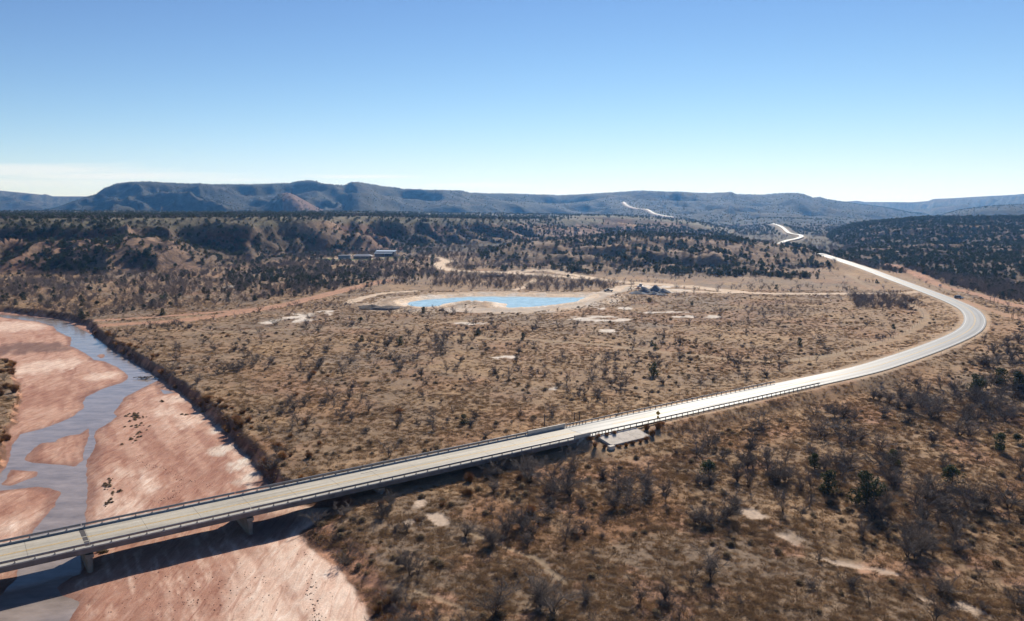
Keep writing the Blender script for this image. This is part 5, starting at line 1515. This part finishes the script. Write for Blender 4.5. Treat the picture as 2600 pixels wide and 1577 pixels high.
x_, y_, z_ = at_ground(924, 618)
g = tag(empty('metal_barn', (x_, y_, z_), -.05), 'long metal barn with pale stepped roof and dark open bay', 'barn')
w = link('wall', MB().box(-9.8, 9.8, 5, 15, -.3, 4.7).mesh('wall', M_BROWN), g)
link('lean_to_wall', MB().box(-9.8, 0, .0, 4.99, -.3, 3.2).mesh('lean_to_wall', M_BROWN), g)
link('bay_shade_panel', MB().box(.1, 8.0, 4.93, 4.996, -.1, 3.3).mesh('bay_shade_panel', M_DARK), g)  # dark panel on the solid wall, painted shade of the bay
link('roof', MB().hexa([(-10.2, 4.6, 4.95), (10.2, 4.6, 4.95), (10.2, 15.4, 5.7), (-10.2, 15.4, 5.7)], [(-10.2, 4.6, 5.1), (10.2, 4.6, 5.1), (10.2, 15.4, 5.85), (-10.2, 15.4, 5.85)]).mesh('roof', M_ROOFL), g)
link('lean_to_roof', MB().hexa([(-10.2, -.6, 3.25), (8.4, -.6, 3.25), (8.4, 4.9, 4.1), (-10.2, 4.9, 4.1)], [(-10.2, -.6, 3.37), (8.4, -.6, 3.37), (8.4, 4.9, 4.22), (-10.2, 4.9, 4.22)]).mesh('lean_to_roof', M_ROOFL), g)
for dx in (2.2, 5.2, 8.2): link('post', MB().box(dx - .1, dx + .1, -.3, -.1, -.3, 3.22).mesh('post', M_WOOD), g)
link('door', MB().box(9.803, 9.86, 8, 12, -.1, 3.6).mesh('door', M_DARK), g)
# flag on a pole
x_, y_, z_ = at_ground(962, 616)
M_RED = plain_mat('flag_red', (.45, .06, .05), .8, 0, .1, 1.0)
t = tag(empty('flagpole', (x_, y_, z_)), 'flagpole with a small red and white flag behind the barn', 'flagpole')
link('pole', MB().tube((0, 0, -.3), (0, 0, 8.5), .08, .05, 8).mesh('pole', M_RAIL), t)
fl = link('flag', MB().hexa([(.06, -.02, 6.9), (1.9, .28, 6.75), (1.9, .32, 6.75), (.06, .02, 6.9)], [(.06, -.02, 8.3), (1.9, .28, 8.2), (1.9, .32, 8.2), (.06, .02, 8.3)]).mesh('flag', M_RED), t)
link('white_band', MB().hexa([(.5, .04, 7.3), (1.92, .27, 7.2), (1.92, .34, 7.2), (.5, .1, 7.3)], [(.5, .04, 7.8), (1.92, .27, 7.7), (1.92, .34, 7.7), (.5, .1, 7.8)]).mesh('white_band', M_WHITE), fl)

# ------------------------------------------------------------------ vehicles
M_TYRE = plain_mat('tyre_rubber', (.02, .02, .02), .9, 0, .1, 3.0)
def paint(nm, c): return plain_mat(nm, c, .28, 0, .05, 1.0, .6)
wheel_me = MB().tube((0, -.12, 0), (0, .12, 0), .37, .37, 16).mesh('tyre', M_TYRE)
rim_me = MB().tube((0, -.13, 0), (0, .13, 0), .2, .2, 10).mesh('rim', M_RAIL)
def loft(prof_pairs):
    """prof_pairs: stations (x, half width, z0, z1) -> box loft with softened shoulders"""
    vs, fs = [], []
    for x, w, z0, z1 in prof_pairs:
        vs += [(x, -w, z0), (x, w, z0), (x, w, z1 - .08), (x, w - .10, z1), (x, -w + .10, z1), (x, -w, z1 - .08)]
    n = 6
    for k in range(len(prof_pairs) - 1):
        for j in range(n): fs.append((k * n + j, k * n + (j + 1) % n, (k + 1) * n + (j + 1) % n, (k + 1) * n + j))
    fs += [tuple(range(n - 1, -1, -1)), tuple((len(prof_pairs) - 1) * n + j for j in range(n))]
    return vs, fs
def vehicle(name, a, b, rz, pm, label, cat, kind, z=None, xyz=None, group=None):
    x_, y_, z_ = xyz or at_ground(a, b)
    g = tag(empty(name, (x_, y_, z_), rz), label, cat, group)
    if kind == 'pickup':
        L0, L1, wb = -2.75, 2.75, (-1.75, 1.85)
        bodyp = [(-2.75, .92, .55, 1.02), (-2.7, .96, .45, 1.12), (-.55, .97, .42, 1.14), (.6, .97, .42, 1.16), (1.5, .96, .42, 1.14), (2.6, .92, .45, 1.04), (2.75, .86, .52, .9)]
        cab = [(-.62, .82, 1.10, 1.20), (-.45, .78, 1.10, 1.82), (.55, .78, 1.10, 1.84), (1.35, .82, 1.10, 1.22)]
    elif kind == 'loader':
        L0, L1, wb = -2.2, 2.2, (-1.2, 1.3)
        bodyp = [(-2.0, .8, .6, 1.3), (-.6, .85, .5, 1.5), (.5, .7, .6, 1.5), (2.0, .6, .7, 1.4)]
        cab = [(-.9, .7, 1.45, 1.6), (-.85, .68, 1.45, 2.7), (.45, .68, 1.45, 2.7), (.6, .7, 1.45, 1.6)]
    else:
        L0, L1, wb = -2.35, 2.35, (-1.4, 1.45)
        bodyp = [(-2.35, .82, .5, .95), (-2.25, .9, .38, 1.08), (-.5, .93, .34, 1.10), (1.0, .93, .34, 1.06), (2.1, .9, .36, .92), (2.35, .8, .45, .78)]
        cab = [(-2.1, .80, 1.04, 1.14), (-1.75, .74, 1.04, 1.66), (.3, .74, 1.04, 1.70), (1.15, .82, 1.02, 1.10)]
    v, f_ = loft(bodyp); bd = link('body', MB().add(v, f_).mesh('body', pm), g)
    v, f_ = loft(cab); link('cabin', MB().add(v, f_).mesh('cabin', M_GLASS), g)
    r0, r1 = cab[1], cab[2]
    link('roof', MB().box(r0[0] - .05, r1[0] + .08, -r0[1] + .02, r0[1] - .02, r1[3] - .03, r1[3] + .03).mesh('roof', pm), g)
    for dx in (cab[1][0] - .03, (cab[1][0] + cab[2][0]) / 2, cab[2][0] + .02):
        for sg in (-1, 1): link('pillar', MB().box(dx - .05, dx + .05, sg * (r0[1] + .02) - .03, sg * (r0[1] + .02) + .03, r0[2], r0[3] - .02).mesh('pillar', pm), g)
    if kind == 'pickup': link('cargo_bed', MB().box(-2.6, -.66, -.8, .8, 1.05, 1.145).mesh('cargo_bed', M_DARK), g)
    for dx in wb:
        for sg in (-1, 1):
            wh = link('wheel', wheel_me, g, (dx, sg * .84, .37)); link('rim', rim_me, wh)
    for sg in (-1, 1):
        link('headlight', MB().box(L1 - .14, L1 - .02, sg * .62 - .16, sg * .62 + .16, .68, .84).mesh('headlight', M_WHITE), g)
        link('tail_light', MB().box(L0 + .0, L0 + .1, sg * .72 - .1, sg * .72 + .1, .72, .92).mesh('tail_light', M_RED), g)
    link('bumper', MB().box(L1 - .1, L1 + .06, -.8, .8, .4, .56).mesh('bumper', M_BLACK), g)
    return g
PK = paint('dark_blue_paint', (.03, .04, .06)); SV = paint('silver_grey_paint', (.22, .25, .28)); WH = paint('white_paint', (.7, .7, .7))
vehicle('pickup_truck', 1464, 701, 3.05, PK, 'dark pickup truck parked on the track at the end of the pond', 'truck', 'pickup')
vehicle('car', 2307, 720, -1.0, SV, 'grey car parked on the pull-off outside the road bend', 'car', 'car')
vehicle('loader', 1541, 692, 2.6, WH, 'small white-roofed loader behind the gravel heaps', 'loader', 'loader')
for a, b, pm, kd, nm, lb in [(958, 616.5, WH, 'car', 'car', 'white car parked right beside the barn'), (972, 616.2, PK, 'pickup', 'pickup_truck', 'dark pickup parked between two white vehicles past the barn'), (986, 615.5, WH, 'pickup', 'pickup_truck', 'white pickup furthest from the barn in the yard')]:
    vehicle(nm, a, b, .2, pm, lb, 'car' if kd == 'car' else 'truck', kd, group='vehicles in the yard beside the barn')
# pallets with wrapped goods by the loop track
x0, y0, z0 = at_ground(1187, 666)
M_WRAP = plain_mat('pale_wrapping', (.50, .53, .50), .35, 0, .2, 1.0, .6); M_PAL = plain_mat('dark_blue_drum', (.06, .075, .085), .6, 0, .3, 1.0)
for k in range(9):
    x_, y_ = x0 - 6.4 + 1.62 * k, y0 + .35 * math.sin(k * 1.9); zz = tz(x_, y_)
    t = tag(empty('wrapped_bale', (x_, y_, zz), .1 * math.sin(k * 3)), ['dark bale with pale cover at the river end of the row', 'second pale covered bale from the river end', 'pale covered bale, third from the river end of the row', 'pale covered bale just short of the middle of the row', 'pale covered bale in the middle of the row', 'pale covered bale just past the middle of the row', 'pale covered bale, third from the road end of the row', 'second covered bale from the road end', 'dark bale at the road end of the row'][k], 'bale', 'covered bales beside the loop track')
    hh = 1.25 + .25 * math.sin(k * 2.3)
    link('bale', MB().tube((-.74, 0, hh / 2), (.74, 0, hh / 2), hh / 2, hh / 2, 12).mesh('bale', M_PAL), t)
    link('cover', MB().add(*[(lambda vs, fs: (vs, fs))([( -.76 + 1.52 * (i // 7), .06 + math.cos(math.pi * (i % 7) / 6) * (hh / 2 + .03), hh / 2 + math.sin(math.pi * (i % 7) / 6) * (hh / 2 + .03)) for i in range(14)], [(j, j + 1, j + 8, j + 7) for j in range(6)])][0]).mesh('cover', M_WRAP if 0 < k < 8 else M_PAL), t)

# ------------------------------------------------------------------ gravel heaps, dark brush mound
def heap(a, b, rx, ry, h, mat, label, cat, name, group=None, seed=0, rough=.12):
    x_, y_ = P(a, b, -.7); z_ = tz(x_, y_)
    n, k = 26, 9
    vs, fs = [(0, 0, h)], []
    for i in range(1, k + 1):
        t = i / k
        for j in range(n):
            an = 2 * math.pi * j / n
            q = 1 + rough * 1.8 * float(vnoise(np.array([math.cos(an) * 1.7 + seed * 3.1]), np.array([math.sin(an) * 1.7 + t]), seed)[0])
            zz = h * (1 - t) ** .92 * (1 + rough * float(vnoise(np.array([an * 3.0]), np.array([t * 5 + seed]), seed + 5)[0])) - (.5 if i == k else 0)
            vs.append((math.cos(an) * rx * t * q, math.sin(an) * ry * t * q, zz))
    for j in range(n): fs.append((0, 1 + j, 1 + (j + 1) % n))
    for i in range(k - 1):
        for j in range(n): fs.append((1 + i * n + j, 1 + (i + 1) * n + j, 1 + (i + 1) * n + (j + 1) % n, 1 + i * n + (j + 1) % n))
    o = link(name, MB().add(vs, fs).mesh(name, mat), None, (x_, y_, z_), seed * .7)
    o.data.polygons.foreach_set('use_smooth', np.ones(len(o.data.polygons), bool))
    return tag(o, label, cat, group)
G_ = 'gravel heaps by the dirt road'
heap(1577, 701, 6.0, 6.5, 4.3, M_GRAVEL, 'tallest grey gravel heap, pale and pointed, in the middle of the group', 'gravel heap', 'gravel_heap', G_, 1)
heap(1551, 702, 5.2, 5.5, 3.2, M_GRAVEL, 'pointed grey gravel heap in front of the white-roofed loader', 'gravel heap', 'gravel_heap', G_, 2)
heap(1595, 703, 4.6, 5, 2.6, M_GRAVEL, 'grey gravel heap on the road side of the tallest one', 'gravel heap', 'gravel_heap', G_, 3)
heap(1532, 706, 6.0, 5, 1.7, M_GRAVEL, 'low dark gravel heap at the pond end of the group', 'gravel heap', 'gravel_heap', G_, 4)
heap(1572, 707, 5.0, 4, 1.9, M_GRAVEL, 'small gravel heap at the foot of the tallest one', 'gravel heap', 'gravel_heap', G_, 5)
heap(1592, 708.5, 4.5, 3.5, 1.4, M_GRAVEL, 'lowest gravel heap at the road end of the group', 'gravel heap', 'gravel_heap', G_, 6)
heap(1535, 694, 2.2, 2.0, 1.2, plain_mat('red_soil', (.24, .09, .05), .9, 0, .3, 1.0), 'small heap of dark red soil beneath the loader', 'soil heap', 'soil_heap', None, 7)
heap(893, 740, 9.5, 6, 1.9, plain_mat('dark_soil', (.075, .06, .055), .95, 0, .4, .8), 'dark earth mound overgrown with brush at the west tip of the pond', 'mound', 'earth_mound', None, 8, .2)
heap(935, 742, 8.0, 5, 1.1, plain_mat('grey_soil', (.12, .10, .095), .95, 0, .4, .8), 'low grey earth mound between the dark mound and the pond', 'mound', 'earth_mound', None, 9, .2)

# driftwood in the river, footprint-shade lumps, debris and weeds on the sand
x_, y_ = P(352, 911, WATER_Z)
t = tag(empty('driftwood', (x_, y_, WATER_Z)), 'tangle of driftwood branches stranded in the shallow river', 'driftwood')
rng = np.random.default_rng(5)
for k in range(14):
    an = rng.normal() * .6 + (0 if k % 3 else 1.5); l = 1.0 + 2.6 * rng.random(); c = np.array([rng.normal() * 1.3, rng.normal() * .6, .1 + .3 * rng.random()])
    a = c - np.array([math.cos(an), math.sin(an), -.12 * rng.random()]) * l / 2; b = c + np.array([math.cos(an), math.sin(an), .25 * rng.random()]) * l / 2
    link('branch', MB().tube(a, b, .10 + .06 * rng.random(), .04, 6).mesh('branch', M_WOOD if k % 3 else M_RAIL if False else M_WOOD), t)
def clods(name, pts, spread, n, smin, smax, mat, label, seed):
    rng = np.random.default_rng(seed); pts = np.array(pts)
    ctr = []
    for i in range(n):
        k = rng.integers(len(pts) - 1); q = pts[k] + (pts[k + 1] - pts[k]) * rng.random(); ctr.append(q + rng.normal(size=2) * spread)
    ctr = np.array(ctr); zz = terrain(ctr[:, 0], ctr[:, 1]); ok = (zz['w_in'] > .6) & (zz['dr'] < .5)
    ctr, z = ctr[ok], zz['z'][ok]
    mm = MB()
    for (cx, cy), cz in zip(ctr, z):
        s_ = smin + (smax - smin) * rng.random() ** 2
        vs = [(cx + s_ * math.cos(t) * (.7 + .6 * rng.random()), cy + s_ * math.sin(t) * (.7 + .6 * rng.random()), cz - .03) for t in (0, 1.57, 3.14, 4.71)] + [(cx + rng.normal() * s_ * .2, cy + rng.normal() * s_ * .2, cz + s_ * (.5 + .5 * rng.random()))]
        mm.add(vs, [(0, 1, 4), (1, 2, 4), (2, 3, 4), (3, 0, 4)])
    tag(link(name, mm.mesh(name, mat)), label, None, None, 'stuff')
M_CLOD_PRINT = plain_mat('clod_and_print_shade', (.11, .07, .05), .95, 0, .3, 2.0)  # dark lumps painting footprint shade on the sand; debris uses it too
W_ = lambda l: [P(a, b, BED) for a, b in l]
clods('footprint_shade', W_(ZB([(1200, 20), (1300, 110), (1500, 160), (1620, 240), (1560, 400), (1400, 440)]) ), .55, 150, .06, .17, M_CLOD_PRINT, 'dark lumps standing in for shaded footprints across the sand', 21)
clods('footprint_shade', W_(ZB([(1600, 240), (1850, 280), (1900, 330)])), .35, 40, .06, .14, M_CLOD_PRINT, 'trail of dark lumps standing in for shaded footprints toward the bank', 22)
clods('river_debris', W_(ZB([(1300, 1250), (1700, 1300), (2200, 1100), (2000, 1480), (1500, 1450), (1900, 1200)])), 5.0, 420, .04, .16, M_CLOD_PRINT, 'scattered twigs and clods on the sand below the bridge', 23)
clods('river_debris', W_([(740, 1330), (745, 1400), (760, 1460), (765, 1495)]), .5, 90, .05, .2, M_CLOD_PRINT, 'line of debris at the edge of the sand', 24)
weeds = Crop()
for pts, sp, n in ((ZA([(1130, 1080), (1200, 1070)]) + ZA([(1240, 1100), (1180, 1180), (1320, 1160), (1160, 1320)]), 1.0, 60), (ZB([(990, 210), (960, 300), (1010, 370), (930, 480)]), .5, 34), (ZA([(1620, 1070), (1690, 1075)]), .3, 8), (ZA([(1410, 945), (1460, 960)]), .3, 6), (ZB([(890, 880), (960, 890)]), .5, 10)):
    w = np.array(W_(pts))
    for i in range(n):
        k = RNG.integers(len(w) - 1); q = w[k] + (w[k + 1] - w[k]) * RNG.random() + RNG.normal(size=2) * sp
        weeds.put(np.array([q[0]]), np.array([q[1]]), np.array([ground_z(*q)]), np.array([.2 + .4 * RNG.random()]))
weeds.done(4)
scatter('weeds', weeds, np.ones(len(weeds.x), bool), [o for o in bpy.data.collections['low_scrub_kinds'].objects][:4], 'dark weeds on the sand bars')

# ------------------------------------------------------------------ air
m, n, l, b = new_mat('haze_air')
n.remove(b)
vol = n.new('ShaderNodeVolumePrincipled')
vol.inputs['Color'].default_value = HAZE_COLOR
vol.inputs['Absorption Color'].default_value = (1, 1, 1, 1)
vol.inputs['Density'].default_value = HAZE_DENSITY
vol.inputs['Anisotropy'].default_value = 0.5
l.new(vol.outputs['Volume'], n['Material Output'].inputs['Volume'])
o = link('haze', MB().box(-9900, 9900, -600, 7500, -9.0, 232.0).mesh('haze', m))
tag(o, kind='stuff')
